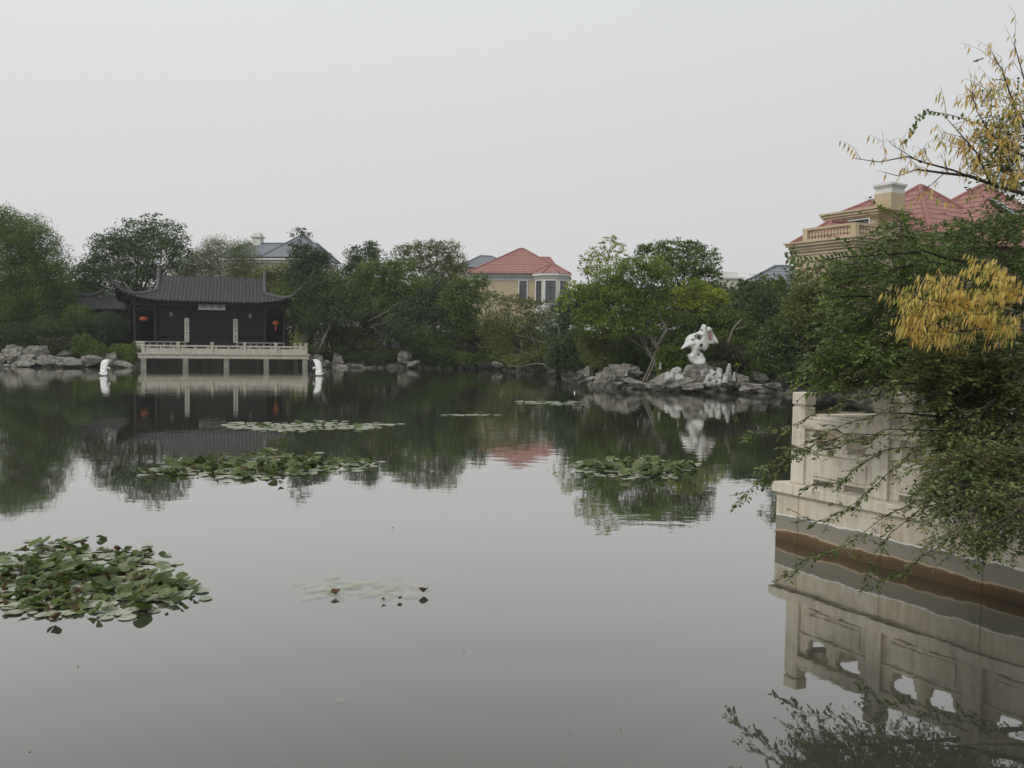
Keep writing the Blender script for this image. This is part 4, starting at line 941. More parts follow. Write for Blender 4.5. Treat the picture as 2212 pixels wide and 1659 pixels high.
rock(1640, 826, 40, 22, 'mossy grey rock under the dark bushes on the right', Y=45.6, wh=2, mat='rock_dark')
rock(1672, 838, 44, 14, 'flat grey rock near the end of the right shore', Y=44.6, wh=5)
rock(1700, 832, 40, 18, 'dim boulder where the shore meets the near branches', Y=45.5, wh=1, mat='rock_dark')
rock(1545, 806, 40, 14, 'low rock behind the jagged white rock', Y=45.9, wh=0)
rock(1536, 791, 16, 9, 'small pointed grey rock in the grass right of the scholar stone', Y=46.5, wh=7)
# left shore
rock(30, 776, 42, 29, 'white-edged angular boulder at the far left shore', Y=65.0, wh=2)
rock(5, 782, 24, 20, 'rock cut off by the left edge', Y=65.2, wh=3)
rock(77, 771, 54, 32, 'rounded tan boulder highest on the left bank', Y=66.5, wh=8)
rock(58, 781, 52, 20, 'long split boulder in front of the tan one', Y=65.2, wh=4)
rock(52, 791, 62, 13, 'low waterline rock below the split boulder', Y=64.6, wh=6)
rock(14, 792, 30, 7, 'small wet stone at the lower left shore', Y=64.2, wh=5)
rock(104, 787, 50, 17, 'grey layered rock left of the long wedge', Y=64.9, wh=1)
rock(150, 790, 74, 17, 'long wedge shaped rock sloping into the water', Y=65.0, wh=0)
rock(195, 787, 52, 24, 'broad grey rock left of the swan', Y=65.6, wh=7)
rock(140, 776, 44, 22, 'dark rock under the left bushes', Y=66.8, wh=3, mat='rock_dark')
rock(210, 770, 48, 17, 'flat topped rock above the swan', Y=67.5, wh=4)
rock(243, 783, 30, 22, 'grey rock between the swan and the green shrub', Y=66.2, wh=2)
rock(268, 791, 42, 10, 'low stone under the shrub beside the terrace', Y=65.8, wh=6)
# between terrace and island
rock(686, 790, 24, 32, 'upright grey rock just right of the terrace', Y=72.5, wh=8)
rock(677, 780, 22, 20, 'dim rock behind the terrace corner post', Y=73.5, wh=1)
rock(728, 788, 26, 24, 'rounded grey boulder right of the second swan', Y=72.5, wh=2)
rock(737, 796, 28, 9, 'pale flat stone under the rounded boulder', Y=71.8, wh=6)
rock(706, 791, 24, 14, 'small rock between the two upright rocks', Y=72.5, wh=3)
rock(876, 783, 42, 24, 'big pale boulder overhanging the water in the middle of the far bank', Y=73.4, wh=0, sink=.05)
rock(894, 789, 36, 12, 'sloping stone right under the overhanging boulder', Y=73.0, wh=4)
rock(868, 796, 24, 12, 'dark foot stone under the overhanging boulder', Y=73.2, wh=5, mat='rock_dark')
rock(1018, 756, 14, 22, 'grey standing stone among the bushes of the far bank', Y=75, wh=7)
rock(1052, 788, 34, 18, 'leaning pale slab near the fallen branches', Y=72.5, wh=5)
rock(1072, 792, 24, 10, 'small bank stone beside the fallen branches', Y=71.5, wh=1)
ORD = 'first second third fourth fifth sixth seventh eighth ninth tenth eleventh twelfth thirteenth fourteenth fifteenth sixteenth seventeenth eighteenth nineteenth twentieth twenty-first twenty-second twenty-third twenty-fourth twenty-fifth twenty-sixth'.split()
# the edging line of the far bank
rnd = random.Random(5)
EDG = [(667, 797, 73.2), (740, 797.5, 72.6), (860, 798, 73.6), (960, 799, 74.0), (1085, 799, 73.6)]
u = 668; ne = 0
while u < 1085:
    for (a, va, Ya), (b, vb, Yb) in zip(EDG[:-1], EDG[1:]):
        if a <= u <= b: f = (u - a) / (b - a); v_ = va + (vb - va) * f; Y_ = Ya + (Yb - Ya) * f
    wv = rnd.uniform(12, 30); rock(u + wv / 2, v_ - .5, wv * 1.1, rnd.uniform(7, 13), ORD[ne] + ' low stone of the bank edging counted rightwards from the terrace corner', Y=Y_ - .2, wh=rnd.randrange(9), mat=rnd.choice(['rock', 'rock_dark', 'rock_dark']), name='edging_stone', cat='stone', group='edging stones of the far bank'); u += wv; ne += 1
for ne, (u0, v0, Y0, w0) in enumerate(((1105, 797, 70, 22), (1128, 799, 67, 20), (1165, 803, 64, 26), (1195, 806, 61, 22), (1228, 812, 56, 28), (1250, 820, 51, 30))):
    rock(u0, v0, w0, 12, ORD[ne] + ' dark shore stone counted rightwards under the fallen branches', Y=Y0, wh=int(u0) % 9, mat='rock_dark', name='edging_stone', cat='stone', group='shaded shore stones')

# ================================================================== SWANS, DRIFTING BITS
def swan(u, v, face, lab, Y):
    """white ornamental swan: body, S neck and one tall pair of raised wings"""
    p = W(u, v); p.z = 0; k = mpp(p.y) * .1185 * 26 / 45          # 1 unit of the enlarged view
    s = thing('swan_figure', lab, 'swan', p); s.rotation_euler[2] = 0 if face > 0 else PI
    def q(x, y, d=0): return ((x - 420) * k * 1.0, d, (835 - y) * k)
    r = lambda a: a * k
    def body(X, Y_, Z):
        D = capsule(X, Y_, Z, q(360, 775), q(470, 775), r(48), r(50))
        D = smin(D, capsule(X, Y_, Z, q(340, 765), q(255, 732), r(30), r(7)), r(14))
        pts = [(490, 765, 40), (505, 700, 24), (500, 640, 18), (508, 598, 17), (535, 575, 18), (570, 572, 22), (592, 592, 26)]
        for (x0, y0, r0), (x1, y1, r1) in zip(pts[:-1], pts[1:]): D = smin(D, capsule(X, Y_, Z, q(x0, y0), q(x1, y1), r(r0), r(r1)), r(8))
        return D
    h = r(7); V, F = surface_nets(body, (q(225, 0)[0], -r(75), -r(20)), (q(640, 0)[0], r(75), r(310)), h); obj('body', npmesh('body', V, F), M['swan'], s, smooth=True)
    m = MB(); m.tube([q(603, 610), q(604, 640), q(598, 662)], [r(15), r(9), r(3)], 8); obj('beak', m, M['beak'], s, smooth=True)
    for sd in (-1, 1):
        m = MB(); L_ = [(330, 715), (325, 640), (345, 560), (350, 470), (375, 395), (430, 335), (500, 312), (600, 318)]; R_ = [(470, 720), (475, 650), (505, 590), (520, 520), (535, 455), (560, 395), (590, 345), (606, 322)]
        n = len(L_); vs = []
        for side in (0, 1):
            for j, (a, b) in enumerate(zip(L_, R_)):
                y0 = sd * (r(38) + r(20) * math.sin(j / (n - 1) * 2.4)); 
                for i in range(5):
                    f = i / 4; bul = r(12) * math.sin(PI * f) + r(4)
                    vs.append((q(a[0] + (b[0] - a[0]) * f, 0)[0], y0 + sd * (bul if side == 0 else -r(4)), q(0, a[1] + (b[1] - a[1]) * f)[2]))
        fs = []
        for side in (0, 1):
            o_ = side * n * 5
            for j in range(n - 1):
                for i in range(4): fs.append((o_ + j * 5 + i, o_ + j * 5 + i + 1, o_ + (j + 1) * 5 + i + 1, o_ + (j + 1) * 5 + i))
        o2 = n * 5
        for j in range(n - 1): fs += [(j * 5, (j + 1) * 5, o2 + (j + 1) * 5, o2 + j * 5), (j * 5 + 4, (j + 1) * 5 + 4, o2 + (j + 1) * 5 + 4, o2 + j * 5 + 4)]
        for i in range(4): fs += [(i, i + 1, o2 + i + 1, o2 + i), ((n - 1) * 5 + i, (n - 1) * 5 + i + 1, o2 + (n - 1) * 5 + i + 1, o2 + (n - 1) * 5 + i)]
        m.add(vs, fs); obj('wing', m, M['swan'], s, smooth=True)
    m = MB(); m.box((r(20), 0, -r(2)), (r(220), r(90), r(26))); obj('float', m, plain('brown_float', (.10, .06, .04)), s, bevel=.01)
swan(224.5, 812, 1, 'white swan figure with raised wings facing right, left of the terrace', 53)
swan(689, 812, -1, 'white swan figure with raised wings facing left, right of the terrace', 55)

p = W(1177, 850); t = thing('drifting_branch', 'small dark drifting branch with both pale ends turned up', 'branch', p)
k = mpp(p.y); m = MB(); m.tube([(-7.5 * k, 0, 4.5 * k), (-7 * k, 0, 1 * k), (-4 * k, 0, .3 * k), (0, 0, .2 * k), (4 * k, 0, .4 * k), (6.8 * k, 0, 1.2 * k), (7.3 * k, 0, 5 * k), (8.3 * k, 0, 5.6 * k)], [.5 * k, .9 * k, 1.1 * k, 1.2 * k, 1.1 * k, .9 * k, .6 * k, .3 * k], 8); obj('wood', m, M['bark'], t, smooth=True)
p = W(1241, 849.5); m = MB(); k = mpp(p.y); m.tube([(0, 0, -1 * k), (0, 0, 1 * k), (.2 * k, 0, 4 * k)], [1.2 * k, 1.2 * k, .7 * k], 8); o = obj('float', m, M['swan'], smooth=True); o.location = p; tag(o, 'tiny white fishing float standing upright near the island', 'float')

# ================================================================== FALLEN AND BARE BRANCHES
def cv(x, y): return (972.9 + x * .2057, 477.9 + y * .2057)
def branchset(name, lab, Y, lines, mat, k0=1.0, org=None, cat='branch', twigs=3):
    pts0 = [P(*l[0][0], Y) for l in lines]; b = pts0[0] if org is None else Vector(org); t = thing(name, lab, cat, b); k = mpp(Y); rnd = random.Random(len(lines) * 7 + int(Y))
    for pts, r0, r1, dy in lines:
        n = len(pts); w_ = [P(a, c_, Y + dy * i / (n - 1) + rnd.uniform(-.1, .1)) for i, (a, c_) in enumerate(pts)]
        m = MB(); m.tube(w_, [(r0 + (r1 - r0) * i / (n - 1)) * k * k0 for i in range(n)], 5)
        for _ in range(twigs):
            i = rnd.randrange(n - 1); s = w_[i].lerp(w_[i + 1], rnd.random()); d = (w_[i + 1] - w_[i]).normalized(); e_ = s + (d + Vector((rnd.uniform(-.6, .6), rnd.uniform(-.6, .6), rnd.uniform(-.3, .8)))).normalized() * rnd.uniform(8, 22) * k
            m.tube([s, s.lerp(e_, .5) + Vector((0, 0, k)), e_], [r1 * .8 * k, r1 * .6 * k, r1 * .35 * k], 4)
        obj('limb', m, M[mat], t, smooth=True, org=b)
    return t
branchset('fallen_branch', 'pale dead branches leaning out over the water at the middle of the far bank', 60, [
    ([cv(1120, 1560), cv(1040, 1545), cv(960, 1500), cv(880, 1495), cv(740, 1525), cv(600, 1515)], 1.7, .5, -2), ([cv(1120, 1480), cv(1060, 1498), cv(940, 1495), cv(840, 1505)], 1.1, .7, -1),
    ([cv(1050, 1305), cv(940, 1265), cv(870, 1225), cv(830, 1185), cv(790, 1130), cv(700, 1065)], 1.5, .4, -1.5), ([cv(1000, 1290), cv(900, 1265), cv(800, 1215), cv(700, 1200)], 1.0, .4, -1),
    ([cv(790, 1140), cv(720, 1100), cv(640, 1060), cv(585, 1052)], .7, .3, -.5), ([cv(1130, 1240), cv(1145, 1130), cv(1120, 1105), cv(1060, 1090), cv(1010, 1040)], 1.2, .4, 0),
    ([cv(920, 1490), cv(860, 1410), cv(780, 1380), cv(700, 1345)], .8, .3, -1), ([cv(930, 1480), cv(905, 1380), cv(900, 1310), cv(870, 1240)], .7, .3, 0), ([cv(830, 1500), cv(780, 1440), cv(700, 1400), cv(600, 1385)], .7, .3, -1),
    ([cv(740, 1410), cv(745, 1320), cv(735, 1260)], .5, .3, 0), ([cv(1040, 1230), cv(990, 1150), cv(950, 1080)], .7, .3, 0), ([cv(740, 1550), cv(690, 1570), cv(655, 1600)], .6, .3, -1)], 'dead')
branchset('bare_branch', 'bare twiggy grey branch hanging over the bushes right of the pavilion', 73, [
    ([(985, 780), (960, 765), (945, 752)], .8, .4, 0), ([(937, 798), (948, 790), (960, 786)], .1, .1, 0)], 'dead') if False else None
def c4(x, y): return (614.4 + x * .2315, 477.9 + y * .2315)
branchset('bare_branch', 'leafless pale twigs sticking out of the dark bushes right of the pavilion', 72.3, [
    ([c4(780, 930), c4(870, 890), c4(950, 850), c4(1030, 780)], 1.0, .35, 0), ([c4(800, 970), c4(900, 960), c4(980, 920), c4(1010, 880)], .9, .3, 0), ([c4(820, 980), c4(870, 1040), c4(930, 1060), c4(935, 1120)], .8, .3, 0),
    ([c4(860, 860), c4(830, 760), c4(800, 690)], .6, .25, 0), ([c4(870, 860), c4(860, 760), c4(905, 690)], .6, .25, 0), ([c4(1650, 1000), c4(1760, 960), c4(1820, 905)], .8, .3, 0)], 'dead', twigs=5)

# ================================================================== TREES OF THE FAR BANK
GF = 'trees along the far bank'
tree('feathery_tree', 'large feathery bright green tree at the far left edge', 71, [(15, 520, 62, 62, .8), (65, 540, 62, 72), (110, 590, 46, 62), (30, 620, 70, 70), (85, 660, 66, 58), (20, 690, 60, 50), (140, 640, 26, 50, .8), (8, 470, 30, 30, .45)], 'mid', 60, leaf=.19, cover=4.2, r0=.28, group=GF, clump=.8, aspect=.35)
tree('broadleaf_tree', 'wide dark tree with a ragged open top behind the gallery roof', 80, [(300, 508, 60, 34, .6), (352, 500, 46, 32, .55), (250, 545, 52, 40), (325, 555, 75, 50), (215, 590, 42, 45), (290, 605, 90, 40), (385, 545, 32, 40, .8), (220, 520, 26, 18, .3), (330, 470, 30, 12, .22), (180, 620, 40, 50)], 'dark', 290, leaf=.21, cover=3.3, r0=.3, group=GF)
tree('willow', 'hazy pale green feathery tree behind the pavilion roof', 86, [(470, 545, 34, 32, .75), (525, 560, 36, 42, .8), (440, 580, 40, 42), (490, 610, 55, 40), (550, 605, 40, 40), (400, 600, 30, 40)], 'misty', 490, leaf=.17, cover=3.6, r0=.22, group=GF, clump=.8, aspect=.35)
tree('broadleaf_tree', 'small olive tree between the pavilion roof and the cream villa', 80, [(585, 600, 40, 28), (630, 600, 34, 30), (545, 625, 40, 30), (605, 640, 45, 35), (620, 580, 22, 14, .5)], 'olive', 600, leaf=.2, cover=3.2, group=GF)
tree('young_tree', 'yellow-green young tree at the right end of the pavilion roof', 75, [(625, 612, 18, 18, .8), (618, 640, 26, 24), (650, 655, 30, 26)], 'bright', 628, leaf=.16, cover=3.0, r0=.09, group=GF)
tree('camphor_tree', 'dark tree with a thin see-through tuft on top in front of the cream villa', 73.5, [(650, 508, 24, 17, .38), (645, 535, 22, 16, .5), (662, 558, 38, 28), (678, 580, 40, 34), (655, 600, 36, 34), (700, 555, 20, 16, .6), (672, 630, 42, 40)], 'darkblue', 668, leaf=.19, cover=3.6, r0=.2, group=GF)
tree('camphor_tree', 'dark leaning tree with a pale propped trunk right of the pavilion', 72.5, [(705, 625, 50, 42), (665, 655, 40, 34), (735, 650, 44, 40), (700, 680, 56, 30), (760, 680, 36, 30)], 'dark', 700, leaf=.18, cover=3.2, r0=.17, group=GF, stems=[[(690, 757, 3.2), (698, 735, 2.6), (712, 705, 2.3), (716, 680, 2)], [(694, 706, 1.0), (700, 730, .8), (703, 760, .8)], [(709, 740, .8), (714, 760, .7)]], bark='paleb')
tree('broadleaf_tree', 'round-headed dark tree with two knobs on the skyline left of centre', 80, [(772, 553, 26, 22, .85), (802, 536, 20, 17, .85), (812, 555, 22, 18, .85), (785, 580, 40, 26), (765, 605, 40, 36)], 'dark', 785, leaf=.2, cover=3.6, group=GF)
tree('broadleaf_tree', 'tall round pale-topped tree left of the red roof', 82, [(880, 548, 34, 22, .75), (925, 538, 40, 20, .8), (965, 545, 34, 26, .75), (985, 580, 28, 38, .9), (940, 575, 48, 30, .7), (890, 580, 40, 30, .8), (955, 615, 56, 40)], 'olive', 940, leaf=.19, cover=3.0, r0=.25, group=GF, clump=.5, jit=.9)
tree('broadleaf_tree', 'broad deep green tree in the middle of the left bank', 76, [(820, 590, 50, 28), (865, 585, 40, 26, .9), (790, 630, 56, 38), (805, 665, 50, 34), (860, 630, 60, 44), (850, 660, 60, 40), (915, 640, 46, 46), (830, 680, 70, 40)], 'mid', 840, leaf=.19, cover=3.4, r0=.24, group=GF)
tree('broadleaf_tree', 'bluish dark tree whose crown fills the bank below the tall round tree', 74, [(900, 680, 60, 46), (945, 650, 44, 40), (975, 690, 50, 46), (865, 715, 52, 34)], 'darkblue', 920, leaf=.19, cover=3.4, group=GF)
tree('glossy_tree', 'glossy green tree standing against the tan wall of the red-roofed villa', 72, [(1000, 620, 34, 26), (1035, 612, 24, 24, .8), (990, 655, 46, 36), (1040, 650, 28, 30, .7), (1010, 695, 44, 36)], 'mid', 1010, leaf=.18, cover=3.2, group=GF)
tree('spreading_shrub_tree', 'sprawling olive tree below the red-roofed villa', 67, [(1085, 650, 34, 16, .5), (1070, 640, 24, 12, .4), (1125, 660, 42, 22, .8), (1160, 655, 24, 14, .5), (1075, 700, 46, 34), (1135, 712, 50, 38), (1185, 690, 40, 30, .8), (1100, 750, 58, 36), (1165, 755, 50, 34, .8)], 'olive', 1120, leaf=.16, cover=2.8, r0=.14, group=GF, stems=[[(1175, 735, 2.2), (1172, 710, 1.8), (1150, 690, 1.4), (1120, 672, 1.2), (1080, 668, .8)], [(1165, 715, 1.5), (1185, 690, 1.2), (1195, 670, .8)]])
tree('small_tree', 'small dark blue-green tree below the glazed bay', 62, [(1212, 665, 24, 20), (1232, 690, 28, 30), (1200, 715, 30, 30)], 'darkblue', 1218, leaf=.15, cover=3.4, r0=.09, group=GF)
GI = 'trees on the rocky island'
tree('sparse_tree', 'thin yellow-green tree rising above the others near the red roof', 48.5, [(1318, 528, 26, 20, .42), (1292, 555, 26, 26, .5), (1338, 545, 20, 24, .4), (1268, 585, 22, 26, .5), (1310, 585, 36, 30, .6), (1262, 560, 12, 14, .3), (1238, 632, 26, 30, .45), (1215, 655, 26, 18, .5)], 'lime', 1316, leaf=.12, cover=2.6, r0=.10, group=GI, clump=.35)
tree('leaning_tree', 'bright green spreading tree with a forked pale trunk on the island', 47.5, [(1330, 605, 50, 36), (1385, 580, 46, 32), (1290, 640, 46, 36), (1345, 650, 62, 40), (1420, 600, 40, 34), (1405, 655, 46, 36), (1270, 690, 36, 34), (1330, 700, 56, 34, .9), (1390, 705, 34, 24, .8)], 'bright', 1425, leaf=.125, cover=3.2, r0=.13, group=GI, clump=.45, bark='paleb', stems=[[(1421, 762, 6), (1420, 750, 5.2), (1407, 730, 4.2), (1396, 712, 3.4), (1370, 680, 2.5), (1330, 650, 1.6)], [(1419, 752, 5), (1432, 725, 3.8), (1440, 712, 3.2), (1428, 690, 2.6), (1418, 660, 2), (1400, 610, 1.2)], [(1370, 650, 2.6), (1340, 630, 2), (1310, 622, 1.2)]])
tree('broadleaf_tree', 'dark dense tree crowning the island skyline', 54, [(1392, 545, 26, 20, .9), (1445, 542, 40, 24), (1487, 540, 28, 24), (1520, 560, 32, 30), (1500, 595, 46, 34), (1440, 580, 44, 34), (1545, 590, 14, 26, .7), (1455, 518, 14, 8, .25)], 'mid', 1480, leaf=.14, cover=3.6, r0=.2, group=GI, clump=.5, stems=[[(1440, 545, .9), (1436, 525, .6), (1442, 512, .4)], [(1437, 530, .6), (1422, 518, .4)]])
tree('lime_tree', 'yellow-green tree at the right side of the island crown', 50, [(1500, 625, 34, 24, .9), (1470, 640, 30, 24, .9), (1530, 640, 26, 24, .8), (1555, 650, 22, 28, .8), (1500, 665, 40, 24)], 'lime', 1505, leaf=.125, cover=3.0, r0=.1, group=GI, clump=.4)
tree('broadleaf_tree', 'mid green tree behind the white scholar stone', 49, [(1455, 700, 52, 34), (1510, 690, 48, 34), (1560, 700, 46, 36), (1600, 720, 42, 34), (1480, 740, 56, 30), (1545, 745, 56, 34)], 'mid', 1550, leaf=.13, cover=3.6, r0=.14, group=GI, clump=.45, bark='paleb', stems=[[(1550, 800, 3.4, -1), (1570, 750, 3, -2), (1583, 712, 2.4, -2), (1592, 700, 2.2, -2), (1602, 690, 1.8, -2)], [(1588, 712, 2, -2), (1600, 708, 1.4, -2), (1612, 704, 1, -2)]])
tree('broadleaf_tree', 'deep green tree right of the little cream tower', 52, [(1600, 655, 42, 28), (1650, 655, 40, 32), (1625, 690, 50, 34), (1590, 690, 40, 30), (1680, 690, 40, 40)], 'dark', 1630, leaf=.14, cover=3.6, group=GI, clump=.5)
tree('sparse_tree', 'light tree with a ragged column top in front of the ochre villa', 40, [(1715, 545, 14, 14, .4), (1712, 580, 20, 22, .6), (1725, 610, 28, 26, .8), (1680, 620, 26, 26, .7), (1735, 650, 40, 34)], 'mid', 1716, leaf=.11, cover=3.0, r0=.08, group=GI, clump=.35)
tree('broadleaf_tree', 'grey-green round tree below the villa balcony', 34, [(1800, 590, 62, 30, .9), (1760, 630, 50, 36), (1850, 610, 60, 40), (1820, 660, 80, 40), (1750, 690, 60, 40), (1890, 590, 40, 24, .8), (1740, 665, 50, 40, 1.2), (1790, 700, 60, 40, 1.2)], 'olive', 1830, leaf=.10, cover=4.6, r0=.13, group=GI, clump=.35)
tree('broadleaf_tree', 'dark tree over the right shore behind the near branches', 38, [(1700, 720, 60, 40), (1770, 735, 60, 44), (1660, 760, 50, 34), (1730, 785, 60, 32), (1840, 740, 60, 50), (1880, 780, 60, 40), (1730, 670, 60, 40), (1800, 690, 60, 40)], 'dark', 1750, leaf=.11, cover=4.4, r0=.14, group=GI, clump=.4)
tree('broadleaf_tree', 'full green tree under the red villa roof at the right', 25, [(2050, 512, 60, 32), (2130, 500, 60, 30), (1985, 540, 50, 40), (2200, 490, 50, 34), (2000, 575, 70, 40), (2050, 545, 70, 38), (2100, 590, 90, 50), (2190, 600, 60, 50), (1960, 560, 36, 24, .7), (1935, 610, 40, 34, .8)], 'mid', 2110, leaf=.085, cover=3.4, r0=.15, group=GI, clump=.35)

# ------------------------------------------------------------ shrubs
GS = 'shrubs along the far bank'
S = shrub
S('round_shrub', 'rounded clipped shrub in front of the gallery', 69.5, [(238, 705, 40, 32, 1.2), (225, 725, 36, 22)], 'darkblue', .12, 4.2, group=GS, clump=.25)
S('shrub', 'bright low shrub hugging the left end of the stone terrace', 66.8, [(262, 757, 26, 16, 1.2), (285, 765, 18, 24, 1.2), (278, 785, 16, 12)], 'bright', .11, 4, group=GS)
S('shrub', 'trailing green shrub above the left boulders', 67, [(205, 762, 26, 28, 1.1), (180, 745, 26, 26)], 'mid', .12, 3.6, group=GS)
S('shrub', 'dark leafy mass below the feathery tree', 68.5, [(40, 730, 60, 34, 1.2), (110, 720, 52, 36, 1.2), (165, 715, 26, 44, 1.2), (0, 745, 40, 26)], 'dark', .14, 4, group=GS)
S('shrub', 'reddish dark bush behind the tan boulder', 68, [(130, 748, 40, 24, 1.1), (95, 742, 26, 16), (8, 730, 20, 22)], 'purple', .13, 3.6, group=GS)
S('shrub', 'bush in front of the left pavilion columns', 70, [(290, 650, 1, 1, .1), (170, 690, 34, 34, 1.1)], 'mid', .13, 3.4, group=GS)
S('shrub', 'dark shade shrub under the propped trunk', 74.2, [(725, 722, 34, 30, 1.3), (760, 735, 30, 30, 1.2), (712, 745, 26, 16, 1.1)], 'dark', .13, 4.2, group=GS)
S('broad_leaf_plant', 'pale green big-leaved plant at the right terrace corner', 73, [(640, 728, 14, 11, .9), (650, 742, 22, 9)], 'lime', .2, 2.6, group=GS, cat='plant')
S('shrub', 'dark shrub against the right end of the pavilion', 73.8, [(650, 690, 22, 34, 1.2), (670, 715, 26, 30, 1.2)], 'dark', .13, 4, group=GS)
S('shrub', 'low hedge-like shrub right behind the terrace corner', 73.5, [(690, 755, 34, 12, 1.2), (730, 757, 30, 14, 1.2)], 'mid', .12, 4, group=GS)
S('shrub', 'brown-green thicket round the leafless twigs', 74, [(790, 700, 44, 34, 1), (830, 730, 46, 30, 1), (770, 745, 40, 26, 1.1)], 'purple', .13, 3.2, group=GS)
S('shrub', 'yellowing bush in the hollow left of the big pale boulder', 73.2, [(770, 725, 26, 20, .9), (795, 745, 30, 18, 1)], 'olive', .13, 3.2, group=GS)
S('shrub', 'dark green bush drooping to the water left of the big pale boulder', 73.3, [(780, 775, 32, 20, 1.2), (820, 772, 36, 22, 1.2)], 'dark', .12, 4, group=GS)
S('shrub', 'fern-like bush over the big pale boulder', 73.6, [(850, 768, 26, 18, 1.1), (885, 760, 24, 14)], 'mid', .12, 3.6, group=GS)
S('shrub', 'layered green bush in the middle of the bank', 73.4, [(905, 725, 44, 28), (950, 745, 44, 28), (990, 768, 36, 18, 1.1)], 'mid', .13, 3.4, group=GS)
S('shrub', 'deep shade bush right of the big pale boulder', 74.0, [(925, 775, 36, 18, 1.3), (960, 783, 40, 14, 1.3), (900, 748, 40, 26, 1.2)], 'dark', .12, 4.2, group=GS)
S('shrub', 'rusty dark shrub left of the sprawling tree', 73, [(1030, 740, 36, 28, 1.1), (1010, 720, 30, 24), (1060, 722, 26, 34)], 'purple', .13, 3.8, group=GS)
S('shrub', 'green mound shrub behind the leaning pale slab', 72.6, [(1020, 775, 34, 18, 1.2), (1060, 768, 34, 18, 1.1)], 'mid', .12, 3.8, group=GS)
S('shrub', 'dense bush among the fallen branches', 64, [(1120, 780, 44, 16, 1), (1165, 775, 44, 20, 1.1), (1205, 760, 34, 34, 1.2)], 'olive', .12, 3.4, group=GS)
S('shrub', 'dark green bush hanging over the water at the island tip', 53, [(1225, 790, 34, 16, 1.3), (1215, 755, 30, 26, 1.2), (1245, 735, 28, 30, 1.2), (1200, 775, 26, 22, 1.2)], 'darkblue', .12, 4.2, group=GS)
S('shrub', 'tall grey-green bush behind the left island boulders', 48.6, [(1275, 745, 30, 34, 1.2), (1295, 775, 26, 26, 1.2), (1320, 735, 34, 30, 1.1)], 'olive', .10, 4, group=GS)
S('shrub', 'green bush behind the boulder row', 49.2, [(1345, 770, 36, 26, 1.2), (1375, 745, 36, 30, 1.1), (1330, 790, 26, 12, 1.1)], 'mid', .10, 3.8, group=GS)
S('shrub', 'dark undergrowth below the forked trunk', 49.5, [(1390, 785, 34, 18, 1.3), (1420, 790, 30, 14, 1.3), (1365, 795, 40, 10, 1.2)], 'dark', .10, 4.4, group=GS)
S('glossy_shrub', 'bright glossy green shrub left of the scholar stone', 46.0, [(1440, 770, 26, 24, 1.1), (1465, 762, 18, 16, 1.1), (1432, 800, 20, 20, 1.1), (1465, 790, 20, 20, 1.1), (1448, 757, 20, 8, .7)], 'bright', .11, 4.2, group=GS, clump=.2)
S('shrub', 'reddish dark bush right of the scholar stone', 47.2, [(1585, 770, 34, 28, 1.2), (1620, 785, 30, 24, 1.2), (1560, 755, 24, 22, 1.1)], 'purple', .10, 3.8, group=GS)
S('flowering_plant', 'small plant with pale yellow flowers right of the scholar stone', 45.8, [(1592, 790, 8, 9, .6)], 'lime', .08, 2, group=GS, cat='plant')
S('grass_clump', 'tuft of grey-green grass behind the jagged white rock', 46.2, [(1540, 792, 20, 12, 1), (1560, 790, 14, 10, .8)], 'misty', .09, 3.2, group=GS, cat='plant')
S('shrub', 'low green bush on the right shore', 46.0, [(1655, 790, 30, 20, 1.2), (1685, 800, 30, 18, 1.2), (1630, 810, 24, 10, 1)], 'mid', .10, 3.8, group=GS)
S('shrub', 'dim bush at the end of the right shore', 44.5, [(1720, 805, 40, 26, 1.3), (1770, 815, 40, 28, 1.3), (1820, 820, 50, 30, 1.3), (1880, 815, 50, 34, 1.3)], 'dark', .10, 4.2, group=GS)
def c6(x, y): return (1399.6 + x * .1312, 665.7 + y * .1312)
tp_ = thing('tree_prop', 'pair of thin wooden poles propping the forked island tree', 'prop', P(1400, 815, 46.4))
for a, b in (((1422, 766), (1396, 822)), ((1416, 764), (1388, 826))):
    m = MB(); m.tube([P(*a, 46.8), P(*b, 46.0)], [.045, .05], 6); obj('pole', m, M['paleb'], tp_, org=P(1400, 815, 46.4))

# ------------------------------------------------------------ ground cover and the far wood: one mass each
def mass(name, lab, cat, lobes, kind, leaf, cover, clump):
    V, F = cloud(lobes, leaf, cover, clump=clump); o = obj(name, npmesh(name, V, F), LM(kind)); return tag(o, lab, cat, kind='stuff')
lb = []
rnd = random.Random(3)
SH = [(-60, 66), (-45, 66.2), (-33, 68), (-30, 72), None, (-16.5, 75), (-8, 75.5), (-1.5, 76), (4.5, 67), (6, 59), (6.2, 52), (8, 48.6), (12, 47.3), (17, 45.5), (23, 40)]
for a, b in zip(SH[:-1], SH[1:]):
    if a is None or b is None: continue
    n = int(math.hypot(b[0] - a[0], b[1] - a[1]) / .8)
    for i in range(n):
        f = i / n; x = a[0] + (b[0] - a[0]) * f; y = a[1] + (b[1] - a[1]) * f
        for dy in (0.2, 1.6): lb.append((x + rnd.uniform(-.4, .4), y + dy + rnd.uniform(-.3, .5), gz(x, y + dy) + .25 + rnd.uniform(0, .25), .75, .6, .38 + .25 * rnd.random(), .8))
mass('ground_cover', 'low leafy ground cover and grass along the bank', 'ground cover', lb, 'mid', .12, 2.6, .25)
lb = []
for i in range(60):
    u = -60 + i * 40; Y = rnd.uniform(92, 104) if u < 1250 else rnd.uniform(60, 68)
    for v in (640, 690, 740, 785):
        if v < 720 and 1010 < u < 1240: continue
        p = P(u + rnd.uniform(-15, 15), v + rnd.uniform(-12, 12), Y); k = mpp(Y); lb.append((p.x, p.y, p.z, 36 * k, 26 * k, 30 * k, 1.2))
mass('distant_woodland', 'dark wood filling the gaps behind the bank trees', 'woodland', lb, 'dark', .3, 3.4, .9)

